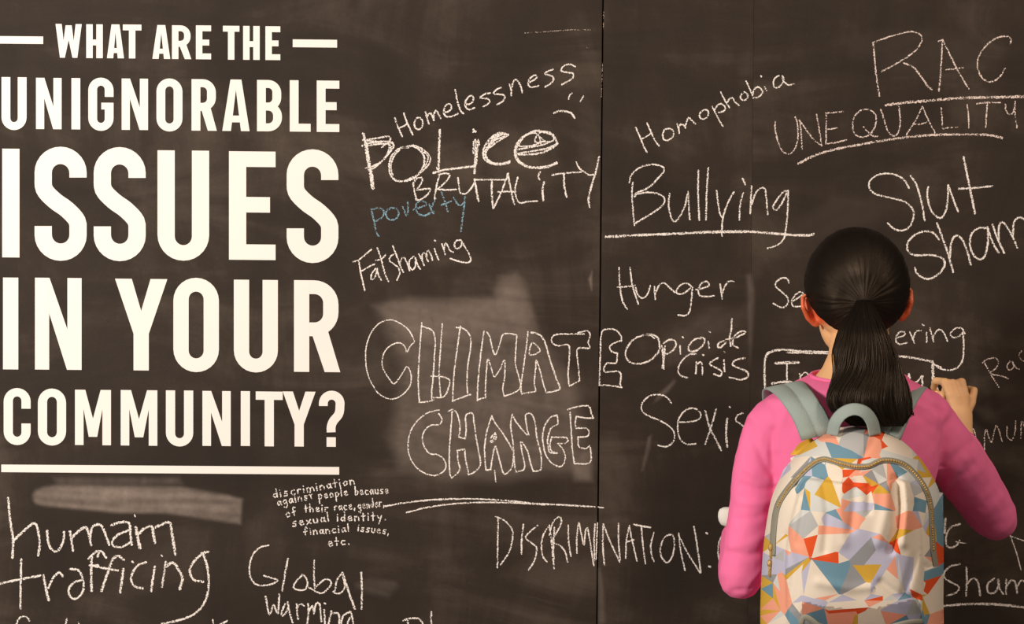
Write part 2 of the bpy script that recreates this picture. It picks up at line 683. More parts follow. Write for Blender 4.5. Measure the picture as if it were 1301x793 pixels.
        if ch == 'B':
            top, bot = m1, y1
            ro = min((bot - top) / 2, W_ * .55)
            o = [(x0 + w - .2, top), (x1 - ro, top)] + arc(x1 - ro, top + ro, ro, ro, -90, 0, 8) + arc(x1 - ro, bot - ro, ro, ro, 0, 90, 8) + [(x0 + w - .2, bot)]
            q = max(ro - w, .6)
            i = [(x0 + w - .2, top + h), (x1 - w - q, top + h)] + arc(x1 - w - q, top + h + q, q, q, -90, 0, 8) + arc(x1 - w - q, bot - h - q, q, q, 0, 90, 8) + [(x0 + w - .2, bot - h)]
            band(m, T(o), T(i))
        else:
            poly((x0 + W_ * .40, bot - .3), (x0 + W_ * .40 + w * .98, bot - h * .5), (x1, y1), (x1 - w * 1.02, y1))
    elif ch == '?':
        r = R - w / 2
        a, b = x0 + w / 2, x1 - w / 2
        p = [(a, y0 + H_ * .27), (a, y0 + h / 2 + r)] + arc(cx, y0 + h / 2 + r, r, r, 180, 360)[1:]
        p += catmull([(b, y0 + H_ * .3), (b - W_ * .06, y0 + H_ * .42), (cx + W_ * .06, y0 + H_ * .54), (cx - W_ * .02, y0 + H_ * .64), (cx - W_ * .02, y0 + H_ * .74)], 2)[1:]
        gl_strip(m, T([tuple(q) for q in p]), w * .96)
        rect(cx - W_ * .02 - w / 2, y1 - h * 1.15, cx - W_ * .02 + w / 2, y1)


SL = .0100
HEAD = [
    ('WHAT ARE THE', 'white printed line WHAT ARE THE between two dashes, top of the heading', 8.2, [
        ('W', 70.7, 30.4, 104, 73.3), ('H', 109.7, 30.9, 130.7, 73.8), ('A', 136, 31, 157.7, 74), ('T', 156.2, 31.2, 179.8, 74.2), None,
        ('A', 193.7, 31.8, 216.4, 74.8), ('R', 218.6, 32.2, 243.2, 75), ('E', 249, 32.3, 268.3, 75.3), None,
        ('T', 283.3, 32.8, 304.3, 75.8), ('H', 309, 33, 330, 76), ('E', 337.3, 33.4, 356.2, 76.3)]),
    ('UNIGNORABLE', 'white printed word UNIGNORABLE, second line of the heading', 11.2, [
        ('U', 2.1, 98, 33.9, 165.2), ('N', 45.9, 98.9, 78.4, 164), ('I', 90.9, 99.3, 101.6, 164.4), ('G', 112.3, 98.6, 144.4, 166.2),
        ('N', 154.7, 99.8, 188.2, 165), ('O', 198.9, 99.6, 231.9, 167), ('R', 243.5, 100.6, 275.6, 166), ('A', 282.5, 101, 317.2, 166.4),
        ('B', 326.6, 101.6, 358.3, 166.8), ('L', 368.2, 102, 394.7, 167.2), ('E', 402.5, 102.4, 431.2, 167.6)]),
    ('ISSUES', 'tall white printed word ISSUES, largest line of the heading', 21.9, [
        ('I', 3, 189, 24.9, 327), ('S', 44.1, 187.3, 110.2, 330), ('S', 119.2, 187.8, 185.2, 330.4), ('U', 200.2, 191, 265.8, 331),
        ('E', 291, 192.2, 350.2, 330), ('S', 364.3, 190.6, 430, 332.8)]),
    ('IN YOUR', 'white printed line IN YOUR, fourth line of the heading', 19.4, [
        ('I', 4, 352.7, 23.4, 469.3), ('N', 44.6, 352.9, 103.8, 469.5), None, ('Y', 146.2, 354.1, 212.7, 470.4), ('O', 220.4, 352.8, 278.2, 472.6),
        ('U', 297.2, 355.4, 353.1, 473), ('R', 373.6, 356, 432.4, 472.4)]),
    ('COMMUNITY?', 'white printed word COMMUNITY with question mark, last line of the heading', 11.7, [
        ('C', 4.8, 493, 39.1, 565.4), ('O', 48.3, 493.6, 84.1, 566), ('M', 95.4, 495.2, 141.1, 565.4), ('M', 153.5, 495.6, 200, 566),
        ('U', 210.9, 496, 245.6, 567.2), ('N', 257.3, 496.7, 293.2, 566.5), ('I', 306, 497, 317, 566.6), ('T', 325, 497.4, 359.3, 567),
        ('Y', 359.3, 497.4, 401, 567.2), ('?', 405, 496.7, 438, 567.6)]),
]
GH = 'lines of the white printed heading'
for text, label, w, ents in HEAD:
    words_ = [[]]
    for e in ents:
        if e is None:
            words_.append([])
        else:
            words_[-1].append(e)
    e0 = words_[0][0]
    org = W(e0[1], e0[4])
    if len(words_) == 1:
        m = MB()
        for ch, a, b, c, d in words_[0]:
            glyph(m, ch, a, b, c, d, w, SL)
        tag(m.obj('heading_line', M_VINYL, loc=org), label, 'printed text', GH)
    else:
        t = thing('heading_line', label, 'printed text', org, GH)
        for wd_ in words_:
            m = MB()
            for ch, a, b, c, d in wd_:
                glyph(m, ch, a, b, c, d, w, SL)
            m.obj('word', M_VINYL, t)
        if text.startswith('WHAT'):
            for a, b, c, d in ((-8, 45.9, 55, 55.8), (372, 50.1, 428.3, 60.4)):
                m = MB()
                gl_poly(m, [(a, b), (c, b + .6), (c, d + .2), (a, d - .4)])
                m.obj('dash', M_VINYL, t)
m = MB()
gl_poly(m, [(1.8, 590.3), (431, 593.4), (431, 603.2), (1.8, 599.9)])
tag(m.obj('heading_rule', M_VINYL, loc=W(1.8, 600)), 'long thin white printed bar under the word COMMUNITY', 'printed bar')

# ------------------------------------------------------------------ chalk writing
STROKE_N = [0]


def stroke(m, pts, w, smooth=True, wob=.12):
    """one pull of the chalk: a ribbon of dust on the board"""
    STROKE_N[0] += 1
    y = -.0003 - .0000012 * (STROKE_N[0] % 160)
    P = [Vector(p) for p in pts]
    if len(P) == 1:
        P = [P[0], P[0] + Vector((w * .3, w * .3))]
    P = catmull(P, 2.0) if smooth and len(P) > 2 else catmull(P, 3.0)
    k = len(P)
    vs, uv = [], []
    acc = 0
    d0 = (P[1] - P[0]).normalized()
    d1 = (P[-1] - P[-2]).normalized()
    ext = w * .3
    P = [P[0] - d0 * ext] + P + [P[-1] + d1 * ext]
    k = len(P)
    ph = random.random() * 100
    for i, p in enumerate(P):
        d = (P[min(k - 1, i + 1)] - P[max(0, i - 1)])
        d = d.normalized() if d.length > 1e-9 else d0
        n = Vector((-d.y, d.x))
        if i:
            acc += (P[i] - P[i - 1]).length
        ww = w * (1 + wob * noise.noise((acc * .08 + ph, 0, 0)))
        if i in (0, k - 1):
            ww *= .55
        for s in (-1, 0, 1):
            q = p + n * s * ww / 2
            vs.append(W(q.x, q.y) + Vector((0, y, 0)))
            uv.append((acc * .01, .5 + s * .5))
    fs = []
    for i in range(k - 1):
        for s in (0, 1):
            fs.append((i * 3 + s, i * 3 + s + 1, (i + 1) * 3 + s + 1, (i + 1) * 3 + s))
    m.add(vs, fs, uv)


def parse(tile, spec, wdef):
    """'x,y x,y ...; x,y ... @w; ' strokes measured on a crop -> photograph pixels"""
    ox, oy, sc = tile
    out = []
    for s in spec.split(';'):
        s = s.strip()
        if not s:
            continue
        w = wdef
        sm = True
        if '@' in s:
            s, ws = s.split('@')
            w = float(ws)
        if s.startswith('!'):
            sm = False
            s = s[1:]
        pts = []
        for p in s.split():
            a, b = p.split(',')
            pts.append((ox + float(a) / sc, oy + float(b) / sc))
        out.append((pts, w / sc, sm))
    return out


def T4(ox, oy):
    return (ox, oy, 4.003)


def chalk(name, label, cat, parts, mat=M_CHALK, group='chalk words on the board', wk=.88):
    """parts: list of (part name, [(tile, spec, width), ...])"""
    built = []
    for pn, specs in parts:
        m = MB()
        for tile, spec, w in specs:
            for pts, ww, sm in parse(tile, spec, w):
                stroke(m, pts, ww * wk, sm)
        built.append((pn, m))
    allv = [v for _, m in built for v in m.v]
    org = Vector((sum(v.x for v in allv) / len(allv), 0, min(v.z for v in allv)))
    if len(built) == 1:
        return tag(built[0][1].obj(name, mat, loc=org, uv=True), label, cat, group)
    t = thing(name, label, cat, org, group)
    for pn, m in built:
        m.obj(pn, mat, t, uv=True)
    return t


CW = 'chalk writing'
A = T4(450, 70)
chalk('chalk_word', 'slanting white chalk word Homelessness above POLICE', CW, [('word', [(A, '''
207,320 222,365 245,414; 252,296 272,350 298,405; 228,372 250,362 272,347;
316,325 306,345 312,372 332,378 347,360 346,332 330,316 314,326;
362,288 370,320 380,350; 370,318 380,298 390,296 402,322 406,332; 404,328 406,300 416,280 428,298 440,322;
455,290 478,288 494,272 490,252 474,250 459,270 457,300 472,314 500,310 528,298;
514,176 524,230 540,280 556,298;
566,252 590,248 606,230 602,208 584,210 566,236 568,266 586,278 612,268;
692,194 672,196 652,206 640,218 662,220 684,224 690,236 676,252 656,262;
748,166 728,172 708,194 730,200 756,202 766,216 752,238 726,252;
790,148 798,180 798,206; 798,180 806,146 820,124 838,140 850,168 854,192;
888,140 912,128 930,112 924,102 906,108 888,128 886,152 902,164 938,156;
1012,72 990,80 968,94 990,102 1012,112 1012,130 994,148 970,162;
1124,60 1102,48 1076,50 1054,68 1052,80 1080,88 1110,92 1116,108 1096,128 1056,150''', 12)])])
chalk('frowning_doodle', 'small white chalk frowning face below the end of Homelessness', 'chalk drawing', [
    ('eye', [(A, '1108,194 1096,204 1090,224', 10)]), ('eye', [(A, '1166,208 1150,236', 10)]),
    ('mouth', [(A, '1016,296 1036,286 1070,286 1104,296 1122,322', 14)])], group='chalk drawings')
chalk('chalk_phrase', 'thick scribbled white chalk POLICE with BRUTALITY under it', CW, [('word', [(A, '''
46,398 56,440 66,520 82,600 92,680@18; 54,430 72,520 90,610 98,680@16; 62,440 76,540 90,640@16; 40,462 70,450 110,444 150,440@12; 60,432 120,422 176,414 182,436 140,470@12;
44,432 110,440 180,440 200,455 196,475 150,530 100,575 72,582@13; 70,460 130,452 176,454 186,480 140,540 80,572@12; 58,574 110,562 160,520 180,470@12; 180,450 176,470 190,474 200,455 186,446@10;
276,470 232,474 194,510 178,560 186,610 214,638 258,640 310,622 350,570 356,520 330,480 290,462 250,472@14; 300,458 350,480 386,520 376,560 330,604 270,636@12; 290,460 350,490 376,522 360,570@11; 230,482 200,520 186,570 196,610@12;
436,378 432,470 430,560 434,610@16; 402,600 460,584 540,574 604,566@16; 420,572 432,600@12;
616,432 618,500 612,600@20; 608,440 606,500@14; 630,436 624,500 622,550@14; !606,378 618,390@14; !604,392 612,384@12; 632,430 638,460@10;
784,406 740,396 700,420 664,464 656,506 676,540 730,556 790,548@16; 770,414 720,430 684,470 668,510 700,548 760,550 792,540@15; 760,398 700,436 664,490@14; 780,410 730,440 690,470@12; 770,404 730,404 700,430@12;
830,500 900,490 980,474 1036,450@12; 832,480 900,468 960,456 1000,440@12; 840,464 900,462 946,440 930,400 890,398@12; 836,506 940,500 1010,470 1030,448 1010,410 960,390 920,386 870,410 830,450 816,500 840,546 900,574 970,572 1032,550@15;
950,440 1000,440 1022,420 990,392 940,396 920,440 950,448@12; 910,388 850,424 824,480 832,530 890,568 980,566 1030,546@14; 930,400 960,430 980,444@10; 900,392 860,420 834,460@13; 960,392 1000,400 1022,430@13''', 12)]),
    ('word', [(A, '''
300,656 306,690 316,736; 300,652 320,626 342,624 346,640 330,670 318,686 352,682 386,680 388,690 366,716 330,738 316,736;
436,600 420,660 408,732; 430,606 470,602 486,612 470,640 436,672 424,682; 424,682 470,686 520,684;
528,624 532,660 540,700 570,704 600,670 620,632; 612,630 622,690 632,744@14;
626,634 700,634 764,634; 700,640 700,700 706,778@14; 708,780 744,706 784,602; 780,604 796,680 814,760@14; 730,696 780,694 822,696;
832,622 818,690 838,750 880,746 932,742; 946,594 936,616 944,636; 966,646 958,690 962,740@14;
1006,610 1060,602 1160,594; 1066,604 1068,660 1080,722@14; 1128,544 1150,580 1196,610 1222,606; 1246,518 1232,580 1206,670 1192,730 1198,774@14''', 12)])])
B = T4(440, 220)
chalk('chalk_word', 'pale blue chalk word poverty below BRUTALITY', CW, [('word', [(B, '''
126,184 140,240 150,290 164,322; 128,186 160,178 186,186 190,210 176,230 150,244; 212,184 200,204 212,232 240,238 262,222 266,196 250,178 226,178 212,186;
284,170 298,196 308,218 314,186 314,148; 340,186 380,172 410,160 390,142 362,150 354,176 366,206 400,216 420,206 444,196;
422,158 432,186 444,206; 432,186 440,160 456,130; 484,96 500,140 516,196; 484,162 510,152 536,142; 546,124 560,150 580,164 600,146; 604,120 598,180 590,240 584,298''', 14)])], mat=M_BLUE)
chalk('chalk_word', 'white chalk word Fatshaming slanting up below poverty', CW, [('word', [(B, '''
64,448 74,510 94,598; 36,452 70,436 128,388; 70,502 112,478 146,462; 150,486 130,510 126,540 142,536 156,500 158,484; 156,488 164,520 178,544;
158,380 178,440 196,510 214,552; 150,444 180,436 204,412; 240,414 224,424 220,446 244,464 266,484 272,510 256,546; 236,370 256,420 274,470 290,504; 274,456 284,428 296,430 310,460 322,496;
344,424 324,440 320,470 336,492 352,470 350,432; 352,430 364,470 378,488; 368,412 384,440 396,470; 386,440 386,412 396,404 408,430 416,450; 408,428 410,398 420,394 432,420 438,444;
448,384 456,410 470,442; 448,342 456,346; 486,360 496,390 502,414; 496,388 504,356 516,372 528,394 544,402; 580,340 556,346 550,370 562,384 584,372 588,346; 584,342 606,380 628,420 632,446 610,456 570,448 528,434''', 11)])])
C = T4(770, 80)
chalk('chalk_word', 'white chalk word Homophobia slanting up above Bullying', CW, [('word', [(C, '''
150,328 170,370 190,420 208,454; 208,304 228,350 250,396 270,422; 180,386 210,372 236,354; 298,338 288,362 294,390 316,394 340,372 342,346 326,334 300,338;
362,310 370,336 372,358; 366,332 380,312 394,314 404,332; 402,330 410,296 420,278 434,290 454,310; 486,246 474,264 482,282 504,284 520,264 518,244 502,238 486,246;
540,222 560,262 580,300 594,322; 550,240 572,210 592,210 606,226 600,244 572,252; 582,148 604,190 628,228; 614,204 630,180 642,178 658,202 676,216;
698,150 684,166 686,184 706,190 720,176 718,158 704,148 694,152; 712,92 728,126 744,166; 744,166 752,136 772,122 790,134 796,150 776,174 748,178;
806,122 816,140; 786,66 790,70; 880,64 860,76 850,100 858,126 880,122 900,98 904,76 896,66; 896,78 908,100 930,112 956,106''', 11)])])
E = T4(976, 20)
chalk('chalk_phrase', 'pinkish chalk word UNEQUALITY with a curved underline, upper right', CW, [('word', [(E, '''
34,536 36,580 50,640 70,686 96,702 124,694 146,650 152,590 146,540 136,514; 160,532 168,600 172,678; 158,530 200,590 236,634 272,662; 246,502 258,570 272,664;
296,494 294,560 294,652; 292,496 340,492 382,486; 296,578 322,576 350,570; 294,652 350,644 400,630;
516,478 474,480 440,510 430,556 440,602 476,618 516,604 544,560 548,514 530,486 508,476; 484,566 510,594 534,612 560,614; 572,476 590,530 610,590 640,612 660,596 672,540 664,464;
784,462 750,530 702,606; 784,462 814,530 848,596; 736,552 770,552 806,542; !880,468 884,520 886,576; 886,576 920,570 962,566; 1012,452 1018,510 1020,570;
1060,448 1110,442 1180,442; 1114,444 1110,500 1106,568; 1206,450 1208,480 1226,502 1246,490 1256,440; 1256,436 1256,500 1264,570''', 11)]),
    ('underline', [(E, '152,754 220,718 320,684 440,660 580,636 720,616 860,606 1000,604 1100,606 1150,612 1190,622', 17)])], mat=M_PINKISH)
chalk('chalk_phrase', 'large pinkish chalk letters RAC with a thick underline, top right corner', CW, [('word', [(E, '''
534,136 540,210 550,310 566,410; 530,138 600,112 690,86 740,82 776,98 780,130 750,176 700,214 640,250 576,284; 690,240 740,264 780,314 810,356 834,376@14;
866,130 886,124; 886,120 882,200 876,300 868,384; 886,122 920,190 970,290 1020,372; 904,274 950,270 990,264; 1230,142 1236,120 1218,106 1170,110 1110,150 1070,210 1066,270 1090,318 1130,336 1170,318 1206,268''', 12)]),
    ('underline', [(E, '598,456 700,442 820,432 960,420 1100,416 1301,412 1400,410', 20)])], mat=M_PINKISH)
D = T4(760, 200)
chalk('chalk_phrase', 'large white chalk word Bullying with a thick underline', CW, [('word', [(D, '''
176,126 172,180 176,260 184,346@11; 158,128 166,96 190,66 230,44 280,36 324,46 336,66 310,100 260,150 190,182@12; 184,200 210,176 250,160; 186,190 240,178 300,184 336,206 330,240 280,280 184,338@12;
364,184 358,230 366,290 384,326 410,308 440,250 456,180; 458,174 460,240 466,318; 510,66 508,180 514,320; 560,52 552,170 548,318; 602,168 608,220 620,290 636,308; 690,176 660,230 636,300 630,350 630,402;
738,180 722,240 718,318; 734,108 748,138@14; 780,146 776,220 774,286; 780,240 800,184 826,156 848,160 854,200 862,290;
966,170 936,180 900,230 888,256 906,268 930,240 960,180; 966,168 964,260 954,370 940,420 906,448 856,464''', 12)]),
    ('underline', [(D, '38,404 200,396 400,388 620,378 780,378 900,388 1050,398 1096,390@17; 560,382 800,380 960,392 1060,396@14', 16)])])
I_ = T4(750, 320)
chalk('chalk_word', 'thin white chalk word Hunger below the Bullying underline', CW, [('word', [(I_, '''
146,80 150,170 164,250 188,292; 202,80 214,170 244,266; 138,180 180,178 228,172; 230,182 240,216 262,236 286,222 300,192 306,172; 326,176 328,210 330,242; 330,214 350,170 374,158 398,178 430,206;
520,180 490,160 460,168 438,196 444,214 476,210 510,184; 520,178 514,240 506,300 484,324 446,322; 536,192 570,186 604,172 596,152 570,156 550,190 556,222 590,228 630,224; 660,164 664,200 670,240; 668,220 684,176 704,150 730,152''', 11)])])
L_ = T4(976, 380)
chalk('chalk_phrase', 'thin chalk writing starting Se and ending ering, half hidden by the head', CW, [('word', [(I_, '''
1010,158 1000,136 972,134 944,156 944,180 974,204 1004,236 1000,270 972,284 930,262; 1024,254 1060,232 1084,212 1074,204 1048,214 1026,246 1030,276 1070,278''', 11)]),
    ('word', [(L_, '''650,198 690,186 694,170 672,166 652,190 652,220 674,230 706,222; 720,166 734,200 744,224; 738,196 752,166 778,160; 806,170 806,220; 784,128 792,134; 822,148 834,190 840,218; 838,196 858,160 880,158 900,186 912,216;
1000,176 984,150 950,150 926,176 940,196 970,190 994,166; 990,166 994,240 988,310 960,350 916,362 870,352 840,328@12''', 11)])])
chalk('chalk_phrase', 'chalk word boxed by a chalk frame behind the ponytail, beginning In', CW, [('word', [(I_, '''
940,566 1000,562 1062,562@15; 944,570 1056,566@10; 1000,568 1000,660@11; 924,670 980,662 1028,662@17; 1064,620 1068,650 1064,670@10; 1066,640 1090,614 1112,630 1118,660@10'''
, 11)]), ('word', [(L_, '716,380 712,412 750,424 780,392@12; 716,384 722,404@12; 784,392 784,440@15', 12)]),
    ('frame', [(I_, '888,694 886,600 894,530 920,508 980,498 1060,506 1130,508 1230,512@16; 1000,512 1100,514 1210,516@14', 16)]), ('frame', [(L_, '640,288 740,300 830,318@15; 836,318 838,380 838,446@20; 836,330 880,348@12', 15)])])
F_ = T4(976, 180)
chalk('chalk_phrase', 'bold white chalk Slut Sham running off the right edge above the head', CW, [('word', [(F_, '''
716,236 690,194 650,170 600,162 550,172 516,202 516,240 550,268 620,286 690,304 732,340 740,380 720,430 684,452 640,444 608,414; 724,174 754,220 780,310 796,402;
814,230 808,270 824,340 852,378 880,388 904,350 914,280 914,220; 916,222 940,290 966,356; 994,78 1010,160 1030,260 1052,366@15; 968,240 1040,236 1140,226@14''', 13)]),
    ('word', [(F_, '''868,498 840,464 800,456 750,472 712,510 710,556 750,578 820,576 880,590 898,620 880,660 830,696 790,694 756,670 746,640; 858,414 890,500 920,590 940,664; 924,590 930,520 950,480 980,490 1010,550 1030,628;
1110,440 1070,440 1034,470 1026,530 1050,584 1084,598 1106,570 1118,500 1114,434; 1114,434 1140,510 1172,566; 1140,420 1165,490 1200,566; 1172,500 1174,430 1192,410 1222,446 1250,500 1266,540; 1244,480 1250,410 1276,386 1310,402 1340,450''', 14)])])
G_ = T4(450, 390)
H_ = T4(480, 490)
chalk('chalk_phrase', 'hollow outlined chalk letters CLIMATE CHANGE across a dusty patch', CW, [('word', [(G_, '''
306,176 296,150 270,110 220,76 180,66 130,82 90,126 64,190 58,260 66,330 90,390 124,440 176,468 220,462 260,434 286,396 290,350 280,316 266,304 250,330 206,390 180,368 150,320 142,280 154,230 186,196 230,182 256,200 268,230 284,200 304,180@9;
344,80 336,180 328,300 326,400 332,486; !332,486 370,482 404,474; 396,478 394,440 402,350 408,250 412,170 396,120 344,98; 448,86 440,200 432,340 440,458; 392,352 450,356 484,372 480,410 456,456 400,462;
520,104 560,112 590,150 592,210 578,300 574,400 580,446 592,446; 540,98 526,200 508,340 500,480; 500,480 540,464 584,448;
660,122 644,240 630,380 626,476; 626,476 646,466 668,462; 668,462 668,400 674,310 680,264 700,320 712,356 740,320 764,270 766,340 756,420 764,454; 764,454 810,438 846,408 836,350 820,290 822,220 828,144; 828,144 790,136 756,142 740,190 718,244 700,200 690,150 674,128;
884,126 876,200 862,300 848,400 852,442; !852,442 924,430; 924,430 916,380 924,310 926,272 944,320 962,390 976,436; 976,436 1010,430 1046,416 1030,370 996,270 970,180 940,140 900,130@12; !906,182 892,244 946,224 906,182;
1170,138 1100,138 1030,140 1006,156 1008,184 1040,198 1090,194 1094,260 1088,340 1094,404; !1094,404 1146,376; 1146,376 1140,300 1136,214 1196,210 1190,180 1200,140 1180,122 1136,132''', 10.5),
    (I_, '''158,450 110,470 98,490 110,508 138,516; !138,516 130,566 84,566 72,610 150,612 152,680 160,690; 46,680 50,540 56,420 80,394 130,398 156,430 158,456; 44,678 100,680 160,690''', 11)]),
    ('word', [(H_, '''
312,124 250,140 196,186 164,240 154,310 166,370 200,420 250,450 300,456 340,430 346,400 330,368 300,350 264,346 236,310 226,270 238,230 270,202 314,198 326,170 310,142@10;
358,132 376,122 400,136 414,180 418,220 412,262; !412,262 444,270; 444,270 450,220 446,160 460,142 484,144 490,190 504,290 520,370 520,410 490,440 462,454; 462,454 456,420 446,370 442,324; !442,324 404,330; 404,330 408,380 416,430 376,470; 376,470 366,440 364,340 372,220 378,130;
580,152 556,230 544,310 546,390 550,430; !550,430 574,428; 574,428 582,370 598,308 614,360 636,440 650,450 680,420 690,370 686,330 640,250 590,180 580,152; 574,266 596,244 602,270 576,290 570,280 596,280; 596,240 590,270; 594,430 600,490@8;
684,146 700,180 740,230 766,254 758,210 752,150 780,144 800,190 810,270 830,350 832,400 826,430 790,436; 790,436 776,390 760,330 728,286 734,340 746,420 702,440; 702,440 694,380 686,280 676,200 684,146;
912,150 876,164 846,214 838,270 850,340 880,390 922,412 946,398 954,360 940,322 916,294; !916,294 960,292 962,266 884,262; 884,262 876,300 884,334 912,344; 912,150 914,196 882,216 864,270 866,310 876,340 908,344;
966,122 1010,108 1060,102 1078,110 1086,140 1096,166; 1096,166 1050,164 1010,156; 1010,156 1004,190 1008,216; !1008,216 1066,220 1070,256 1018,262; !1018,262 1022,310 1060,320 1078,306 1080,390 1000,398; 1000,398 990,330 984,230 978,136''', 11)])])
chalk('chalk_line', 'long double white chalk line between CHANGE and DISCRIMINATION', 'chalk line', [('line', [(H_, '''
36,614 150,594 300,580 460,576 640,584 800,600 960,608 1060,614@12; 146,646 250,620 400,600 560,594 720,598 850,606@11; 1120,618 1148,622@10; 1050,613 1105,617@9''', 12)])], group='chalk lines')
chalk('chalk_phrase', 'white chalk words Opioide Crisis right of the outlined letter E', CW, [('word', [(I_, '''
310,424 270,424 220,446 186,490 180,530 200,560 240,570 300,554 346,510 352,470 340,434 310,420 272,424; 300,418 326,440@10; 364,476 370,530 374,596; 380,480 374,540 366,590; 368,470 400,448 430,452 434,480 410,510 376,522;
456,476 458,520@10; 468,432 474,438@10; 570,440 530,446 500,480 504,504 536,504 572,476 582,444 560,436; 600,456 604,490@11; 604,404 610,410@9; 680,452 654,462 648,484 664,486 690,460; 720,340 716,400 708,440 714,480@13;
690,446 720,440 750,432 790,410 780,402 750,412 728,440 726,474 752,488@12''', 13)]),
    ('word', [(I_, '''536,520 500,524 462,560 446,600 460,630 494,640; 540,560 536,620; 540,574 560,560 570,580 570,626; 572,522 576,526; 650,540 620,556 606,572 640,590 668,610 660,632 628,622; 680,550 682,610; 680,508 684,512@10; 786,540 740,550 722,572 750,590 790,606 804,630 770,650 706,638@13''', 12)])])
J_ = T4(760, 450)
chalk('chalk_word', 'large white chalk word Sexi cut off by the pink sleeve', CW, [('word', [(J_, '''
372,250 350,220 310,206 260,214 224,250 224,290 260,316 310,336 360,366 386,400 384,440 350,470 304,464; 414,346 470,344 514,330 520,300 490,276 450,282 414,320 404,370 416,430 450,458 496,456;
544,288 566,370 596,430 626,490@13; 600,280 574,370 544,458@13; 656,328 650,400 656,472@16; 668,268 672,270@14; 736,300 706,312 700,340 720,352 744,372''', 11)])])
K_ = T4(610, 595)
chalk('chalk_word', 'tall narrow white chalk word DISCRIMINATION with a colon', CW, [('word', [(K_, '''
92,250 90,360 88,506; 78,246 120,264 156,300 166,340 150,420 104,492; 220,286 212,360 210,436@12; 294,290 250,326 232,354 270,386 288,408 276,470 246,518; 344,300 320,344 312,400 320,450 340,476;
352,290 364,380 376,510@12; 378,300 374,380 374,480; 352,340 370,276 400,248 414,262 404,300 366,372 400,390 430,420 446,478; 448,290 450,370 462,448;
492,432 492,350 502,278 514,330 528,390 536,320 546,304 560,380 578,496; 584,284 580,370 582,470; 597,278 593,370 590,464@9; 632,494 624,390 626,284; 626,284 660,370 710,478; 704,280 704,370 712,470;
740,458 744,370 758,292; 758,292 776,380 798,472; 742,376 784,364; 782,286 820,294 866,302@13; 820,300 828,390 840,486; 884,326 868,390 872,440 884,474; 978,340 940,350 918,400 922,450 950,480 976,450 988,390 978,340;
1010,330 1020,420 1042,520; 1014,350 1060,440 1120,534; 1088,296 1106,410 1122,530@13; 1150,328 1156,334@14; 1164,498 1170,502@16''', 11)])])
chalk('chalk_mark', 'short curved chalk stroke between the colon and the pink elbow', 'chalk mark', [('mark', [(K_, '1228,342 1214,380 1210,430 1216,470', 10)])], group='chalk fragments')
chalk('chalk_word', 'faint pinkish chalk letters Rac at the right edge above the hand', CW, [('word', [(L_, '''
1100,324 1130,380 1172,448; 1090,324 1110,308 1150,300 1170,316 1160,350 1126,374; 1126,374 1150,386 1190,392 1222,406; 1230,316 1214,340 1226,362 1248,346 1244,318; 1240,318 1262,352 1276,356; 1290,262 1276,284 1288,312 1320,316''', 10)])], mat=M_PINKISH)
chalk('chalk_word', 'faint pinkish chalk letters mun at the right edge below the hand', CW, [('word', [(L_, '''
1100,770 1100,700 1110,664 1134,730 1160,644 1190,724; 1214,648 1216,700 1240,716 1256,670 1258,620; 1284,710 1290,620 1320,690 1340,620; 1036,654 1046,664 1056,700@8''', 10)])], mat=M_PINKISH)
M__ = T4(976, 595)
chalk('chalk_phrase', 'chalk letter G above underlined Sham, right of the backpack', CW, [('word', [(M__, '''
976,284 930,300 906,340 906,390 930,404 960,390 974,368@14; 954,374 1004,382@10; 902,256 896,330@18''', 13)]),
    ('word', [(M__, '''974,488 930,498 896,530 900,560 940,586 968,600 960,630 910,648; 1008,504 1010,580 1006,648@15; 1010,590 1040,560 1066,580 1078,648@14; 1150,560 1116,590 1118,630 1150,634 1170,600 1168,566; 1172,566 1176,610 1196,640; 1210,566 1210,640; 1212,600 1236,570 1256,580 1266,636; 1266,600 1290,570 1320,600 1330,650''', 14)]),
    ('underline', [(M__, '850,706 960,694 1060,690 1180,694 1301,708 1400,716', 17)])])
chalk('chalk_mark', 'two thin chalk strokes meeting at the right elbow', 'chalk mark', [('mark', [(M__, '!1230,340 1262,430 1286,518@9; !1230,344 1301,370@8; !1301,370 1400,404@8', 9)])], group='chalk fragments')
N_ = T4(0, 595)
chalk('chalk_phrase', 'thick white chalk words human trafficing under the heading bar', CW, [('word', [(N_, '''
42,150 50,250 66,360 64,456; 72,366 120,320 176,280 196,330 202,390 194,444; 240,318 244,370 260,410 286,424 310,400 324,360 326,324; 356,320 364,370 372,420; 364,356 400,320 436,300 450,330 464,392; 460,360 470,300 510,288 534,330 556,390;
566,290 610,276 656,280 664,340 670,390; 654,316 600,338 572,370 580,396 620,400 664,376; 692,300 700,350 712,406@24; 700,340 730,310 770,296 782,340 788,380@20; 790,300 860,276 874,330 892,440@19; 684,236 688,246@9''', 17)]),
    ('word', [(N_, '''108,462 106,560 104,714; -20,592 60,574 130,560 206,546; 222,544 232,600 248,672@18; 246,610 270,560 300,530 320,550; 356,512 400,520 420,560 424,620 390,664 356,650 352,610 380,580 414,570;
450,460 490,424 520,426 540,456; 466,450 464,540 466,624@18; 456,494 500,494; 504,426 496,450; 630,466 600,446 570,470 546,540 516,624@19; 470,496 540,510 600,520; 628,512 620,570 612,632@18; 672,474 678,480@13; 744,478 700,496 668,550 680,596 726,612;
788,500 776,570 770,626; 820,442 826,448@9; 844,476 834,540 824,604; 846,500 880,480 910,520 928,560 914,616@18; 1040,426 990,470 966,520 984,566 1034,578; 1034,436 1054,500 1062,580 1050,660 1010,724 940,764 820,793; 1024,432 1062,424''', 16)])])
O_ = T4(300, 595)
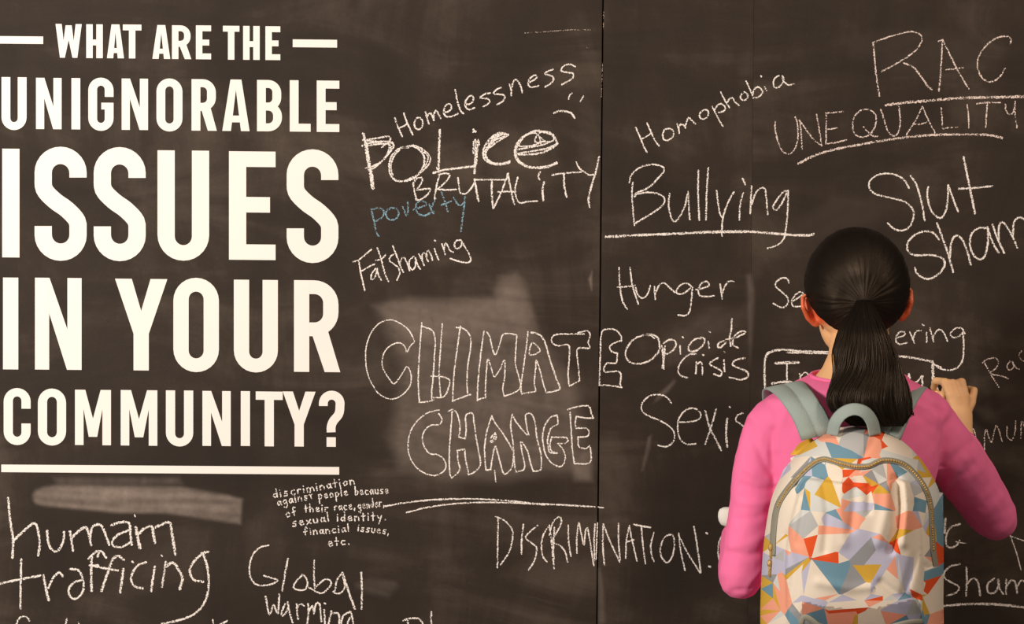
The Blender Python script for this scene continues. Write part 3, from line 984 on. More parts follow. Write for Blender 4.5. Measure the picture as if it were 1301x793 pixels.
chalk('chalk_phrase', 'white chalk words Global warming at the bottom under the small text', CW, [('word', [(O_, '''
166,392 120,404 86,440 68,500 76,560 110,594 170,592 212,572 180,558 140,546; 264,460 250,530 234,624@13; 340,542 310,570 292,606 320,620 352,616 364,580 350,550 336,540; 398,468 396,540 400,612; 370,606 430,636 470,610 484,580 460,564 430,580 400,610;
540,534 512,570 504,620 492,630 530,636 552,600 540,536; 540,530 570,620 604,716@15; 636,528 640,620 638,716@13''', 12)]),
    ('word', [(O_, '''!150,652 170,744 190,694 212,740 220,640; 250,690 232,730 236,752 262,720 264,680; 262,680 274,740 288,786; 308,690 310,730 316,768; 312,710 326,690 346,700; 366,690 368,740 360,793; 370,730 388,700 396,740; 396,740 406,690 424,690 430,740 434,780;
448,720 452,790; 450,686 454,690@14; 484,726 470,793; 484,740 520,740 526,800; 580,730 546,750 536,793 560,800 578,760; 584,730 602,810''', 13)])])
chalk('chalk_mark', 'tops of chalk letters cut by the bottom edge under trafficing', 'chalk mark', [('mark', [(N_, '150,776 136,758 106,756 84,790 80,820@12', 12)]), ('mark', [(N_, '340,766 328,830@13', 12)]), ('mark', [(N_, '400,785 406,830@12', 12)]), ('mark', [(N_, '1082,770 1088,830@10; 1156,776 1088,812@13', 12)])], group='chalk fragments')
chalk('chalk_mark', 'tops of chalk letters Pl cut by the bottom edge right of warming', 'chalk mark', [('mark', [(O_, '850,776 880,764 930,766 950,800 930,830; 872,774 880,830', 12)]), ('mark', [(O_, '994,730 992,770 1000,830', 12)])], group='chalk fragments')
U_ = T4(600, 0)
chalk('chalk_mark', 'faint thin horizontal chalk scratch near the top by the seam', 'chalk mark', [('mark', [(U_, '!268,168 400,160 500,152 600,152@9; 584,242 590,246@10', 9)])], mat=M_FAINT, group='chalk fragments')
chalk('chalk_mark', 'thin chalk line left along the edge of the dark seam', 'chalk mark', [('mark', [(U_, '!669,60 667,150@5; 668,74 668,90@9', 5)]), ('mark', [(U_, '!663,320 656,500@5', 5)])], mat=M_FAINT, group='chalk fragments')

# the small text: letters of one small hand, laid along sloping lines
HAND = {
    'a': '.85,.15 .35,.1 .1,.5 .3,.95 .7,.7 .85,.1;.85,.1 .85,.7 1,.95', 'b': '.15,-.8 .15,.9;.15,.4 .6,.05 .9,.4 .6,.95 .15,.85', 'c': '.85,.15 .35,.1 .1,.55 .4,.95 .9,.85',
    'd': '.8,.2 .3,.2 .1,.6 .4,.95 .8,.6;.8,-.8 .82,.95', 'e': '.1,.5 .8,.4 .7,.05 .3,.1 .1,.55 .4,.95 .9,.8', 'f': '.9,-.5 .6,-.8 .4,-.4 .4,.95;.05,.2 .8,.15',
    'g': '.8,.1 .3,.05 .1,.45 .35,.8 .8,.5;.8,.1 .85,1.2 .5,1.7 .1,1.4', 'h': '.15,-.8 .15,.95;.15,.4 .6,.05 .85,.4 .85,.95', 'i': '.4,.1 .4,.95;.4,-.4 .45,-.35', 'l': '.4,-.8 .4,.95',
    'm': '.05,.1 .05,.95;.05,.4 .3,.05 .5,.4 .5,.95;.5,.4 .8,.05 1,.4 1,.95', 'n': '.1,.1 .1,.95;.1,.4 .5,.05 .85,.4 .85,.95', 'o': '.5,.05 .1,.4 .3,.95 .8,.8 .85,.3 .5,.05',
    'p': '.15,.1 .15,1.8;.15,.2 .6,.05 .9,.4 .6,.9 .15,.8', 'r': '.15,.1 .15,.95;.15,.4 .5,.05 .9,.15', 's': '.85,.1 .35,.1 .2,.4 .75,.6 .7,.95 .1,.9', 't': '.45,-.6 .45,.95;.05,.1 .9,.05',
    'u': '.1,.1 .15,.8 .5,.95 .8,.6;.85,.1 .85,.95', 'x': '.1,.1 .9,.95;.9,.1 .1,.95', 'y': '.1,.1 .45,.7;.9,.1 .3,1.7', '.': '.4,.85 .5,.95', ',': '.5,.8 .3,1.3'}
NARROW = {'i': .55, 'l': .55, '.': .6, ',': .6, 't': .85, 'r': .85, 'm': 1.35}


def hand_word(text, x0, y0, x1, y1, xh):
    """strokes (photograph px) of a word from (x0, y0) to (x1, y1) on its base line; xh = letter height"""
    tot = sum(NARROW.get(c, 1) for c in text)
    u = Vector((x1 - x0, y1 - y0)) / tot
    d = u.normalized()
    nrm = Vector((-d.y, d.x))
    p = Vector((x0, y0))
    out = []
    for c in text:
        w = NARROW.get(c, 1)
        for s in HAND[c].split(';'):
            out.append([tuple(p + u * w * (.08 + .74 * float(a.split(',')[0])) + nrm * (float(a.split(',')[1]) - 1 + random.uniform(-.06, .06)) * xh) for a in s.split()])
        p = p + u * w
    return out


SMALL = [('discrimination', 120, 240, 885, 108, 46), ('against', 160, 312, 500, 240, 44), ('people', 535, 250, 820, 214, 46), ('because', 868, 212, 1190, 196, 46),
         ('of', 240, 420, 355, 392, 48), ('their', 405, 372, 638, 360, 44), ('race,', 680, 355, 885, 338, 46), ('gender,', 900, 342, 1150, 312, 46),
         ('sexual', 292, 500, 652, 448, 46), ('identity.', 700, 452, 1172, 440, 46), ('financial', 398, 580, 832, 546, 42), ('issues,', 890, 540, 1195, 572, 42), ('etc.', 622, 684, 840, 664, 50)]
mbs = []
for text, xa, ya, xb, yb, xh in SMALL:
    m = MB()
    q = 7.211
    for s in hand_word(text, 330 + xa / q, 600 + ya / q, 330 + xb / q, 600 + yb / q, xh / q):
        stroke(m, s, 2.05)
    mbs.append(m)
t = thing('chalk_paragraph', 'small white handwriting starting discrimination against people, under the heading bar', CW, W(420, 690), 'chalk words on the board')
for m in mbs:
    m.obj('word', M_CHALK, t, uv=True)


# ------------------------------------------------------------------ wiped dust
def smudge(label, poly, amount, soft, step=3.0, angle=0.0, streak=0.0):
    xs = [p[0] for p in poly]
    ys = [p[1] for p in poly]
    pad = 1
    nx = int((max(xs) - min(xs)) / step) + 2
    ny = int((max(ys) - min(ys)) / step) + 2
    STROKE_N[0] += 1
    vs, al = [], []
    ca, sa = math.cos(angle), math.sin(angle)
    for j in range(ny):
        for i in range(nx):
            x, y = min(xs) + i * step, min(ys) + j * step
            a = 0.0
            if inside(poly, x, y):
                d = seg_dist(poly, x, y, True)
                a = smoothstep(0, soft, d) * amount
                if streak:
                    u, v = x * ca + y * sa, -x * sa + y * ca
                    a *= 1 - streak + streak * (noise.noise((u * .008, v * .14, 3)) * .9 + .6) * 1.1
            vs.append(W(x, y) + Vector((0, -.00012 - .0000005 * (STROKE_N[0] % 50), 0)))
            al.append(max(0, a))
    fs = [(j * nx + i, j * nx + i + 1, (j + 1) * nx + i + 1, (j + 1) * nx + i) for j in range(ny - 1) for i in range(nx - 1)
          if max(al[j * nx + i], al[j * nx + i + 1], al[(j + 1) * nx + i + 1], al[(j + 1) * nx + i]) > 0]
    o = mesh_obj('chalk_smudge', vs, fs, M_DUST, loc=W(sum(xs) / len(xs), max(ys)))
    at = o.data.attributes.new('dust', 'FLOAT', 'POINT')
    at.data.foreach_set('value', al)
    tag(o, label, 'chalk smudge', 'wiped chalk smudges')


smudge('broad wiped chalk smudge behind the outlined CLIMATE CHANGE', [(462, 384), (500, 372), (560, 374), (620, 366), (632, 348), (660, 340), (672, 352), (690, 420), (720, 450), (748, 500), (752, 580), (756, 618), (700, 612), (640, 622), (570, 620), (500, 606), (484, 560), (500, 470), (480, 420)], .21, 26, 4, .2, .35)
smudge('brighter wiped patch at the top of the CLIMATE smudge, ending in a peak', [(466, 386), (520, 372), (560, 374), (622, 374), (628, 348), (658, 340), (672, 356), (688, 412), (694, 440), (600, 436), (520, 436), (486, 410)], .17, 12, 3, .1, .5)
smudge('grey eraser swipe under the heading bar above human', [(39, 636), (39, 628), (43, 621), (54, 616), (68, 614), (150, 614), (230, 616), (290, 626), (311, 632), (308, 669), (270, 664), (210, 655), (150, 655), (90, 649), (52, 645), (43, 642)], .42, 7, 2.5, .05, .45)
smudge('faint wiped dust band between the heading bar and the grey swipe', [(60, 602), (230, 602), (240, 620), (70, 622)], .13, 10, 3, 1.57, .4)
smudge('pale patch under the last letter of CHANGE by the seam', [(722, 590), (740, 568), (756, 566), (758, 616), (726, 616)], .22, 10, 2.5, 1.4, .3)
smudge('small pale rub left of the seam below BRUTALITY', [(746, 355), (752, 340), (754, 345), (754, 370), (750, 372)], .32, 4, 1.5)
smudge('vertical pale streak right of the word Hunger', [(946, 348), (956, 344), (962, 370), (958, 440), (952, 500), (948, 420)], .17, 7, 2.5, 1.57, .4)
smudge('diagonal pale wipe between Crisis and Sexi', [(834, 500), (856, 480), (862, 484), (850, 500), (836, 512), (826, 516)], .24, 6, 2, -.8, .4)
smudge('diagonal pale wipe at the foot of the letter S in Sexi', [(822, 555), (830, 548), (828, 570), (818, 600), (812, 602)], .22, 4, 2, -1.2, .4)
smudge('pale scuff along the seam below DISCRIMINATION', [(758, 722), (764, 716), (770, 750), (772, 793), (758, 800)], .16, 6, 2, 1.57, .3)
smudge('faint cloudy rub right of the word Global', [(446, 738), (470, 730), (505, 735), (512, 745), (494, 766), (465, 758), (448, 752)], .10, 10, 2.5, .3, .6)
smudge('faint hazy wipe at the far right above the letter C', [(1060, 40), (1180, 24), (1290, 60), (1270, 100), (1150, 110), (1070, 80)], .035, 24, 5, -.3, .6)
smudge('faint long wipe under UNEQUALITY above the head', [(960, 300), (1060, 240), (1160, 240), (1120, 290), (1000, 330)], .03, 22, 5, -.5, .6)
smudge('faint streaky rub below Hunger', [(830, 420), (900, 380), (950, 390), (940, 440), (880, 470), (840, 470)], .05, 18, 4, -.7, .7)

# ------------------------------------------------------------------ the girl
BY = -.42                                               # depth of her trunk
feet = W(1086, 700, BY)
girl = thing('person', 'girl with a dark ponytail and pink long-sleeved top, seen from behind writing on the board', 'person', (feet.x, BY, 0))
hip = feet.x


def ring_h(px, py, y, hw, hd, n=28, sq=2.4):
    c = W(px, py, y)
    r = []
    for k in range(n):
        a = 2 * math.pi * k / n
        ca, sa = math.cos(a), math.sin(a)
        r.append(c + Vector((math.copysign(abs(ca) ** (2 / sq), ca) * hw * scale_at(y), math.copysign(abs(sa) ** (2 / sq), sa) * hd, 0)))
    return r


def chain(m, pts, n=14):
    """limb along (px, py, y, radius in px)"""
    P = catmull([W(a, b, y) for a, b, y, r in pts], .02)
    R = []
    src = [W(a, b, y) for a, b, y, r in pts]
    rr = [r * scale_at(y) for a, b, y, r in pts]
    for p in P:                                         # radius by nearest place along the skeleton
        best = None
        for i in range(len(src) - 1):
            q, t = intersect_point_line(p, src[i], src[i + 1])
            t = max(0, min(1, t))
            d = (src[i].lerp(src[i + 1], t) - p).length
            if best is None or d < best[0]:
                best = (d, rr[i] * (1 - t) + rr[i + 1] * t)
        R.append(best[1])
    m.tube(P, R, n)


LARM = [(979, 541, BY, 33), (964, 590, BY - .005, 31.5), (956, 640, BY - .01, 29), (948, 690, BY - .015, 28), (941, 733, BY - .02, 29)]
LFORE = [(941, 733, BY - .02, 28), (938, 722, -.36, 26), (936, 700, -.28, 22), (934, 680, -.225, 18)]
RARM = [(1176, 533, BY, 35), (1200, 568, -.40, 37), (1226, 604, -.35, 36), (1248, 636, -.31, 33), (1263, 657, -.285, 30.5)]
RFORE = [(1263, 657, -.285, 29), (1254, 632, -.25, 27), (1240, 596, -.19, 22), (1226, 562, -.145, 16)]
ANK = [(hip - .075, BY + .01, .09), (hip + .075, BY + .01, .09)]

# --- body
b = MB()
HC = W(1088, 364, -.405)                                # middle of the skull
b.ellipsoid(HC, (.079, .089, .092))
b.ellipsoid(HC + Vector((0, .030, -.055)), (.056, .055, .066))          # jaw and cheeks
b.ellipsoid(HC + Vector((0, .074, -.105)), (.018, .014, .014))          # chin
nb = HC + Vector((0, .086, -.02))
b.tube([nb + Vector((0, -.002, .01)), nb + Vector((0, .006, -.015)), nb + Vector((0, .013, -.034))], [.007, .009, .012], 10)   # nose
b.tube([HC + Vector((-.02, .083, -.075)), HC + Vector((0, .088, -.073)), HC + Vector((.02, .083, -.075))], [.004, .006, .004], 8)   # lips
b.tube([HC + Vector((-.019, .082, -.083)), HC + Vector((0, .086, -.084)), HC + Vector((.019, .082, -.083))], [.004, .006, .004], 8)
for sx in (-1, 1):                                      # brow ridges
    b.tube([HC + Vector((sx * .012, .084, .006)), HC + Vector((sx * .038, .074, .008))], [.006, .006], 8)
b.rings([ring_h(1090, 398, -.405, 36, .045), ring_h(1092, 425, -.41, 36, .048), ring_h(1092, 450, -.415, 38, .052), ring_h(1092, 468, -.42, 46, .056),
         ring_h(1091, 480, -.425, 55, .060), ring_h(1088, 496, BY, 80, .070), ring_h(1084, 520, BY, 104, .082), ring_h(1081, 580, BY, 104, .088), ring_h(1080, 650, BY, 96, .086),
         ring_h(1080, 730, BY, 90, .082), ring_h(1080, 793, BY, 95, .088), ring_h(1080, 850, BY, 104, .094), ring_h(1080, 880, BY, 98, .09)])
for ch in (LARM, LFORE, RARM, RFORE):
    chain(b, [(x, y, d, r - 4.5) for x, y, d, r in ch])
for (ax, ay, az), sx in zip(ANK, (-1, 1)):
    b.tube([(hip + sx * .075, BY, .80), (hip + sx * .078, BY + .005, .62), (hip + sx * .078, BY + .01, .45), (hip + sx * .077, BY - .005, .30), (ax, ay, .09), (ax, ay, .07)], [.075, .068, .052, .05, .036, .036], 14)
    b.tube([(ax, ay - .035, .045), (ax + sx * .008, ay + .06, .04), (ax + sx * .012, ay + .13, .035)], [.03, .034, .026], 12, flat=.75, flat_dir=(0, 0, 1))
# ears: a tilted shell, rim and lobe
EARS = [((1019.5, 378), (1020, 390), (1027, 405), (1036, 412), 1031, 394, -1), ((1157.5, 370), (1158, 383), (1153, 398), (1146, 405), 1147, 387, 1)]
for p0, p1, p2, p3, cx, cy, sx in EARS:
    y = -.415
    b.tube([W(p0[0] - sx * 3, p0[1] - 3, y - .012), W(*p0, y), W(*p1, y - .006), W(*p2, y + .004), W(*p3, y + .012)], [.0035, .0045, .0045, .005, .006], 10)
    b.tube([W(p0[0] - sx * 7, p0[1] + 5, y + .012), W(cx, cy, y + .012), W(p3[0] - sx * 2, p3[1] - 6, y + .016)], [.009, .013, .010], 12, flat=.5, flat_dir=(0, 1, 0))
# right hand, closed round the chalk
wr = W(1222, 556, -.14)
b.tube([W(1226, 562, -.145), W(1223, 545, -.132), W(1220, 528, -.118), W(1219, 512, -.108)], [.019, .0185, .023, .021], 14, flat=.72, flat_dir=(0, 1, 0))
PALM = [(1208, 505, -.112), (1217, 505, -.116), (1226, 505, -.114), (1234, 510, -.106)]
for x, yy, d in PALM:
    b.tube([W(1221, 536, -.122), W(x, yy, d)], [.011, .0098], 10)
FING = [[(1208, 504, -.114), (1200, 485, -.106), (1189, 484, -.078), (1186, 493, -.052)],
        [(1217, 505, -.118), (1210, 486, -.110), (1203, 488, -.078), (1199, 500, -.058)],
        [(1226, 504, -.117), (1221.5, 484.5, -.110), (1215, 487, -.077), (1209, 502, -.062)],
        [(1235, 509, -.107), (1238, 495.5, -.101), (1230.5, 494, -.072), (1224, 506, -.064)]]
for fg, r in zip(FING, (.0080, .0078, .0078, .0068)):
    P = [W(*q) for q in fg]
    b.tube(P, [r * 1.12, r * 1.08, r * .95, r * .8], 12)
b.tube([W(1214, 533, -.10), W(1202, 520, -.072), W(1194, 506, -.055), W(1190, 499, -.046)], [.012, .0105, .009, .0075], 12)
# left hand in front of her, round the white cup
lw = W(934, 680, -.225)
b.tube([lw, W(942, 668, -.20), W(944, 655, -.175)], [.018, .022, .02], 14, flat=.7, flat_dir=(1, 0, 0))
for k in range(4):
    z0 = 640 + k * 9
    b.tube([W(946, z0 + 4, -.175), W(952, z0, -.14), W(945, z0 - 1, -.118), W(937, z0 + 2, -.125)], [.0085, .008, .0072, .006], 10)
b.tube([W(944, 670, -.195), W(938, 664, -.18), W(935, 657, -.165)], [.011, .009, .0075], 10)
bv, bf, bn = remeshed(b, .0030, 3)
body = mesh_obj('body', bv, bf, M_SKIN, girl, True)
at = body.data.attributes.new('blush', 'FLOAT', 'POINT')
vals = []
earc = [W(e[4], e[5], -.41) for e in EARS]
for v in bv:
    d = min((Vector((v.x, 0, v.z)) - Vector((c.x, 0, c.z))).length for c in earc)
    vals.append(.9 * (1 - smoothstep(.022, .042, d)))
at.data.foreach_set('value', vals)
for sx in (-1, 1):
    m = MB()
    m.ellipsoid(HC + Vector((sx * .028, .071, -.012)), (.011, .011, .009), nu=14, nv=10)
    m.obj('eye', M_EYE, girl, True)

# --- pink top
s = MB()
NK = ring_h(1091, 479, -.424, 60, .068)
NK = [Vector((v.x, v.y, v.z + .009 * (v.y + .424) / .07)) for v in NK]
s.rings([NK, ring_h(1088, 495, BY, 94, .082), ring_h(1084, 508, BY, 112, .086), ring_h(1082, 530, BY, 118, .092), ring_h(1081, 580, BY, 110, .096), ring_h(1080, 650, BY, 101, .094),
         ring_h(1080, 730, BY, 95, .09), ring_h(1080, 793, BY, 100, .096), ring_h(1080, 862, BY, 110, .104), ring_h(1080, 872, BY, 110, .104)])
chain(s, LARM, 18)
chain(s, LFORE, 16)
chain(s, RARM, 18)
chain(s, RFORE, 16)
s.ellipsoid(W(1176, 524, BY), (.040, .055, .037))
s.ellipsoid(W(990, 532, BY), (.046, .058, .036))
sv, sf, sn = remeshed(s, .0036, 8)
# folds of the jersey, each a soft ridge or groove along a line on the cloth: (path, width px, height m)
FOLD = [
    ([(984, 606), (972, 590), (958, 560), (950, 535)], 5, -.0035), ([(986, 612), (966, 606), (946, 596)], 4.5, .0028), ([(986, 622), (962, 622), (942, 616)], 4.5, -.0032),
    ([(984, 636), (962, 640), (940, 638)], 5, .0026), ([(982, 650), (958, 658), (940, 660)], 5, -.0022), ([(980, 676), (955, 690), (930, 694)], 6, .0026), ([(976, 700), (950, 706), (922, 702)], 5, -.0034),
    ([(972, 730), (952, 748), (930, 752)], 4, -.0026), ([(976, 715), (960, 733), (948, 750)], 4, .0022), ([(984, 545), (980, 570), (982, 596)], 3.5, -.0025), ([(1000, 520), (990, 545), (986, 570)], 5, .0020),
    ([(1196, 618), (1204, 592), (1220, 574), (1234, 562)], 5, -.0040), ([(1200, 622), (1214, 600), (1226, 584)], 4, .0030), ([(1206, 626), (1222, 606), (1236, 590)], 4, -.0030), ([(1216, 632), (1232, 610), (1244, 598)], 5, .0024),
    ([(1228, 648), (1244, 630), (1256, 616)], 5, -.0022), ([(1240, 664), (1258, 648), (1272, 632)], 5, .0022), ([(1250, 676), (1266, 664), (1282, 646)], 5, -.0020),
    ([(1198, 505), (1200, 535), (1198, 570), (1196, 600)], 3.5, -.0030), ([(1160, 502), (1180, 512), (1198, 524)], 3, -.0034), ([(1156, 510), (1178, 520), (1196, 534)], 3, .0028), ([(1150, 522), (1172, 532), (1192, 548)], 4, -.0022),
    ([(1192, 612), (1180, 600), (1170, 580)], 5, -.0025)]


def px_of(v):
    k = FPX / (DIST + v.y)
    X, Y = v.x * k, (CAM_Z - v.z) * k
    return (X * _c - Y * _s + 650.5, X * _s + Y * _c + 396.5)


nv = []
for v, n in zip(sv, sn):
    h = .0012 * noise.noise(v * 22) + .0007 * noise.noise(v * 60)
    if n.y < .3:
        x, y = px_of(v)
        for path, w, a in FOLD:
            if abs(x - path[1][0]) < 60 and abs(y - path[1][1]) < 60:
                d = seg_dist(path, x, y)
                if d < w * 2.2:
                    h += a * (.55 if x > 1120 else .9) * math.exp(-(d / (w * (1.25 if x > 1120 else 1))) ** 2)
    nv.append(v + n * h)
top_ = mesh_obj('top', nv, sf, M_SHIRT, girl, True)
# rib of the neckline
m = MB()
col_pts = []
for k in range(33):
    a = 2 * math.pi * k / 32
    c = W(1091, 478.5 - 7 * math.sin(a), -.424)
    col_pts.append(c + Vector((math.cos(a) * 60 * scale_at(-.42), math.sin(a) * .067, 0)))
m.tube(col_pts, [.0032] * 33, 8, round_ends=False)
m.obj('collar', M_SHIRT, girl, True)

# --- trousers and shoes
t_ = MB()
t_.rings([[Vector((hip + math.cos(a) * r1, BY + math.sin(a) * r2, z)) for a in [2 * math.pi * k / 28 for k in range(28)]] for z, r1, r2 in ((.90, .136, .102), (.84, .145, .108), (.76, .150, .108), (.72, .145, .10))])
for (ax, ay, az), sx in zip(ANK, (-1, 1)):
    t_.tube([(hip + sx * .074, BY, .78), (hip + sx * .077, BY + .005, .62), (hip + sx * .077, BY + .01, .45), (hip + sx * .077, BY - .003, .30), (ax, ay, .13)], [.080, .074, .062, .058, .05], 16)
tv, tf, tn = remeshed(t_, .008, 3)
mesh_obj('trousers', tv, tf, M_DENIM, girl, True)
for (ax, ay, az), sx in zip(ANK, (-1, 1)):
    m = MB()
    rs = []
    for d, w, z0, z1 in ((-.085, .022, 0, .05), (-.07, .034, 0, .085), (-.02, .038, 0, .095), (.03, .040, 0, .085), (.09, .044, 0, .06), (.14, .038, 0, .048), (.17, .02, .003, .03)):
        rs.append([Vector((ax + sx * .006 + math.cos(a) * w, ay + d, (z0 + z1) / 2 + math.sin(a) * (z1 - z0) / 2)) for a in [2 * math.pi * k / 16 for k in range(16)]])
    m.rings(rs)
    m.obj('shoe', M_RUBBER, girl, True)

# --- hair: a cap combed back to the tie, then the tail
TIE = W(1098, 384, -.497)
d0 = (TIE - HC).normalized()
e2 = Vector((1, 0, 0))
e2 = (e2 - d0 * e2.dot(d0)).normalized()
e1 = d0.cross(e2)
if e1.z < 0:
    e1 = -e1
HR = Vector((.0865, .094, .0985))


def hair_end(ph):
    a = abs(math.degrees(math.atan2(math.sin(ph), math.cos(ph))))      # 0 = up, 180 = down to the nape
    K = [(0, 128), (50, 122), (80, 104), (98, 86), (112, 70), (128, 56), (150, 47), (180, 45)]
    for (p, q), (r, t) in zip(K, K[1:]):
        if p <= a <= r:
            return math.radians(q + (t - q) * (a - p) / (r - p))
    return math.radians(45)


NP, NA = 220, 44
cv, cst, cf = [], [], []
for i in range(NP):
    ph = 2 * math.pi * i / NP
    am = hair_end(ph)
    for j in range(NA + 3):
        t = min(j, NA) / NA
        al = am * (.02 + .98 * t)
        d = d0 * math.cos(al) + (e1 * math.cos(ph) + e2 * math.sin(ph)) * math.sin(al)
        r = 1 / math.sqrt((d.x / HR.x) ** 2 + (d.y / HR.y) ** 2 + (d.z / HR.z) ** 2)
        g = noise.noise((math.cos(ph) * 9, math.sin(ph) * 9, al * .5)) * .0010 + noise.noise((math.cos(ph) * 26, math.sin(ph) * 26, al * .8)) * .0004
        r += g * min(1, al * 3)
        r += .006 * math.exp(-(al / .16) ** 2)                          # gathered at the tie
        r -= .0018 * math.exp(-((al - .33) / .14) ** 2)
        if j > NA:
            r -= .010 * (j - NA)
        else:
            r -= .004 * smoothstep(.9, 1, t)
        cv.append(HC + d * r)
        cst.append((math.cos(ph) * 11, math.sin(ph) * 11, al * .3))
n_ = NA + 3
for i in range(NP):
    k = (i + 1) % NP
    for j in range(n_ - 1):
        cf.append((i * n_ + j, k * n_ + j, k * n_ + j + 1, i * n_ + j + 1))
cf.append(tuple(i * n_ for i in range(NP - 1, -1, -1)))
hair = mesh_obj('hair', cv, cf, M_HAIR, girl, True)
at = hair.data.attributes.new('strand', 'FLOAT_VECTOR', 'POINT')
at.data.foreach_set('vector', [c for s_ in cst for c in s_])

PONY = [(1098, 382, -.498, 9, .010), (1098, 396, -.520, 16, .019), (1097, 420, -.543, 29, .030), (1099, 446, -.554, 38, .032), (1103, 472, -.560, 42, .030), (1102, 498, -.568, 51, .031), (1106, 522, -.576, 51, .024), (1113, 542, -.582, 34, .014)]
pm = MB()
pst = []


def pony_at(t, a, rr):
    f = t * (len(PONY) - 1)
    i = min(len(PONY) - 2, int(f))
    u = f - i
    A_, B_ = PONY[i], PONY[i + 1]
    Z_, D_ = PONY[max(0, i - 1)], PONY[min(len(PONY) - 1, i + 2)]
    q = [.5 * (2 * A_[k] + (B_[k] - Z_[k]) * u + (2 * Z_[k] - 5 * A_[k] + 4 * B_[k] - D_[k]) * u * u + (3 * A_[k] - Z_[k] - 3 * B_[k] + D_[k]) * u ** 3) for k in range(5)]
    c = W(q[0], q[1], q[2])
    return c + Vector((math.cos(a) * q[3] * scale_at(q[2]) * rr, math.sin(a) * q[4] * rr, 0))




def lock_shape(a, u):
    """how the locks lie: they twist as they fall and part into a few thick waves"""
    tw = .35 * u + .55 * math.sin(u * 5.6 + .4) * u
    r = 1 + u ** .7 * (.34 * noise.noise((math.cos(a) * 1.9 + 4, math.sin(a) * 1.9, u * 1.6)) + .13 * noise.noise((math.cos(a) * 5, math.sin(a) * 5 + 7, u * 2.4)))
    return a + tw, r


NR, NS = 60, 120
rings = []
for t in range(NR):
    u = t / (NR - 1) * .99
    ring = []
    for k in range(NS):
        a = 2 * math.pi * k / NS
        a2, r = lock_shape(a, u)
        ring.append(pony_at(u, a2, .95 * r * (1 + .02 * noise.noise((math.cos(a) * 22, math.sin(a) * 22, u)))))
    rings.append(ring)
pm.rings(rings)
pst = [(math.cos(2 * math.pi * k / NS) * 7, math.sin(2 * math.pi * k / NS) * 7, t * .012) for t in range(NR) for k in range(NS)]
rnd = random.Random(3)
for sidx in range(420):
    a = rnd.uniform(0, 2 * math.pi)
    rr0 = rnd.uniform(.93, .985)
    t1 = rnd.uniform(.9, 1.0)
    ph = rnd.random() * 50
    tw = 0
    pts, rad = [], []
    K = 24
    R0 = rnd.uniform(.0005, .0012)
    for k in range(K + 1):
        u = k / K
        a2, r = lock_shape(a + .10 * noise.noise((u * 2.2 + ph, ph, 0)), u * t1)
        pts.append(pony_at(u * t1, a2, rr0 * r * (1 + .03 * noise.noise((u * 3, ph, 4)))))
        rad.append(R0 * (1 - .72 * smoothstep(.6, 1, u)))
    if math.cos(a + tw) > .55 and sidx % 3 == 0:                      # locks flicking out on the right
        for k in range(K - 6, K + 1):
            u = (k - K + 6) / 6
            pts[k] = pts[k].lerp(W(1148 + 16 * u, 508 + 16 * u + rnd.uniform(-4, 4), -.57), u * .8)
    b0 = len(pm.v)
    pm.tube(pts, rad, 6, round_ends=False)
    pst += [(math.cos(a) * 7, math.sin(a) * 7, (i // 6) * .03) for i in range(len(pm.v) - b0)]
tail = pm.obj('ponytail', M_HAIR, girl, True)
at = tail.data.attributes.new('strand', 'FLOAT_VECTOR', 'POINT')
at.data.foreach_set('vector', [c for s_ in pst for c in s_])
m = MB()
cc = W(1098, 388, -.506)
m.tube([cc + Vector((math.cos(a) * .011, -.002 + math.sin(a) * .003, math.sin(a) * .007)) for a in [2 * math.pi * k / 20 for k in range(21)]], [.0026] * 21, 8, round_ends=False)
m.obj('hair_tie', M_TIE, girl, True)

# ------------------------------------------------------------------ the backpack
YB, HB = -.552, .130
OUT = [(1085, 541), (1110, 544), (1140, 556), (1165, 578), (1185, 606), (1197, 640), (1199, 700), (1198, 793), (1195, 835), (1175, 858), (1085, 866), (995, 858), (972, 835), (966, 793), (968, 720), (973, 670), (983, 625), (1005, 586), (1030, 562), (1057, 547)]
OUTS = [tuple(p) for p in catmull(OUT + [OUT[0]], 4)][:-1]
BC = (1084, 705)


def q_(spec):
    return [(960 + float(p.split(',')[0]) / 2.708, 500 + float(p.split(',')[1]) / 2.708) for p in spec.split()]


POCKET = q_('150,330 165,300 185,290 240,297 300,305 350,320 400,320 450,300 490,292 525,306 545,350 560,420 573,500 577,600 580,700 583,940 110,940 108,793 104,700 100,600 112,470 135,380')
LOWER = q_('140,793 145,730 170,702 220,715 300,724 400,724 480,708 545,695 574,704 584,760 590,930 140,930')
SIDE = q_('578,655 582,606 622,592 645,585 646,700 644,880 610,930 590,930 584,760')
ZIP = q_('58,560 62,470 75,390 110,330 165,268 205,236 235,226 262,232 300,243 345,252 390,250 415,238 440,230 480,233 520,250 560,290 590,340 605,400 608,470 612,540 622,600')
_pol = []
for x, y in OUTS:
    _pol.append((math.atan2(y - BC[1], x - BC[0]), math.hypot(x - BC[0], y - BC[1])))
_pol.sort()


def rim(a):
    lo = None
    for i in range(len(_pol)):
        if _pol[i][0] >= a:
            p, q = _pol[i - 1], _pol[i]
            a0 = p[0] if i else p[0] - 2 * math.pi
            t = (a - a0) / (q[0] - a0 + 1e-9)
            return p[1] * (1 - t) + q[1] * t
    p, q = _pol[-1], _pol[0]
    t = (a - p[0]) / (q[0] + 2 * math.pi - p[0] + 1e-9)
    return p[1] * (1 - t) + q[1] * t


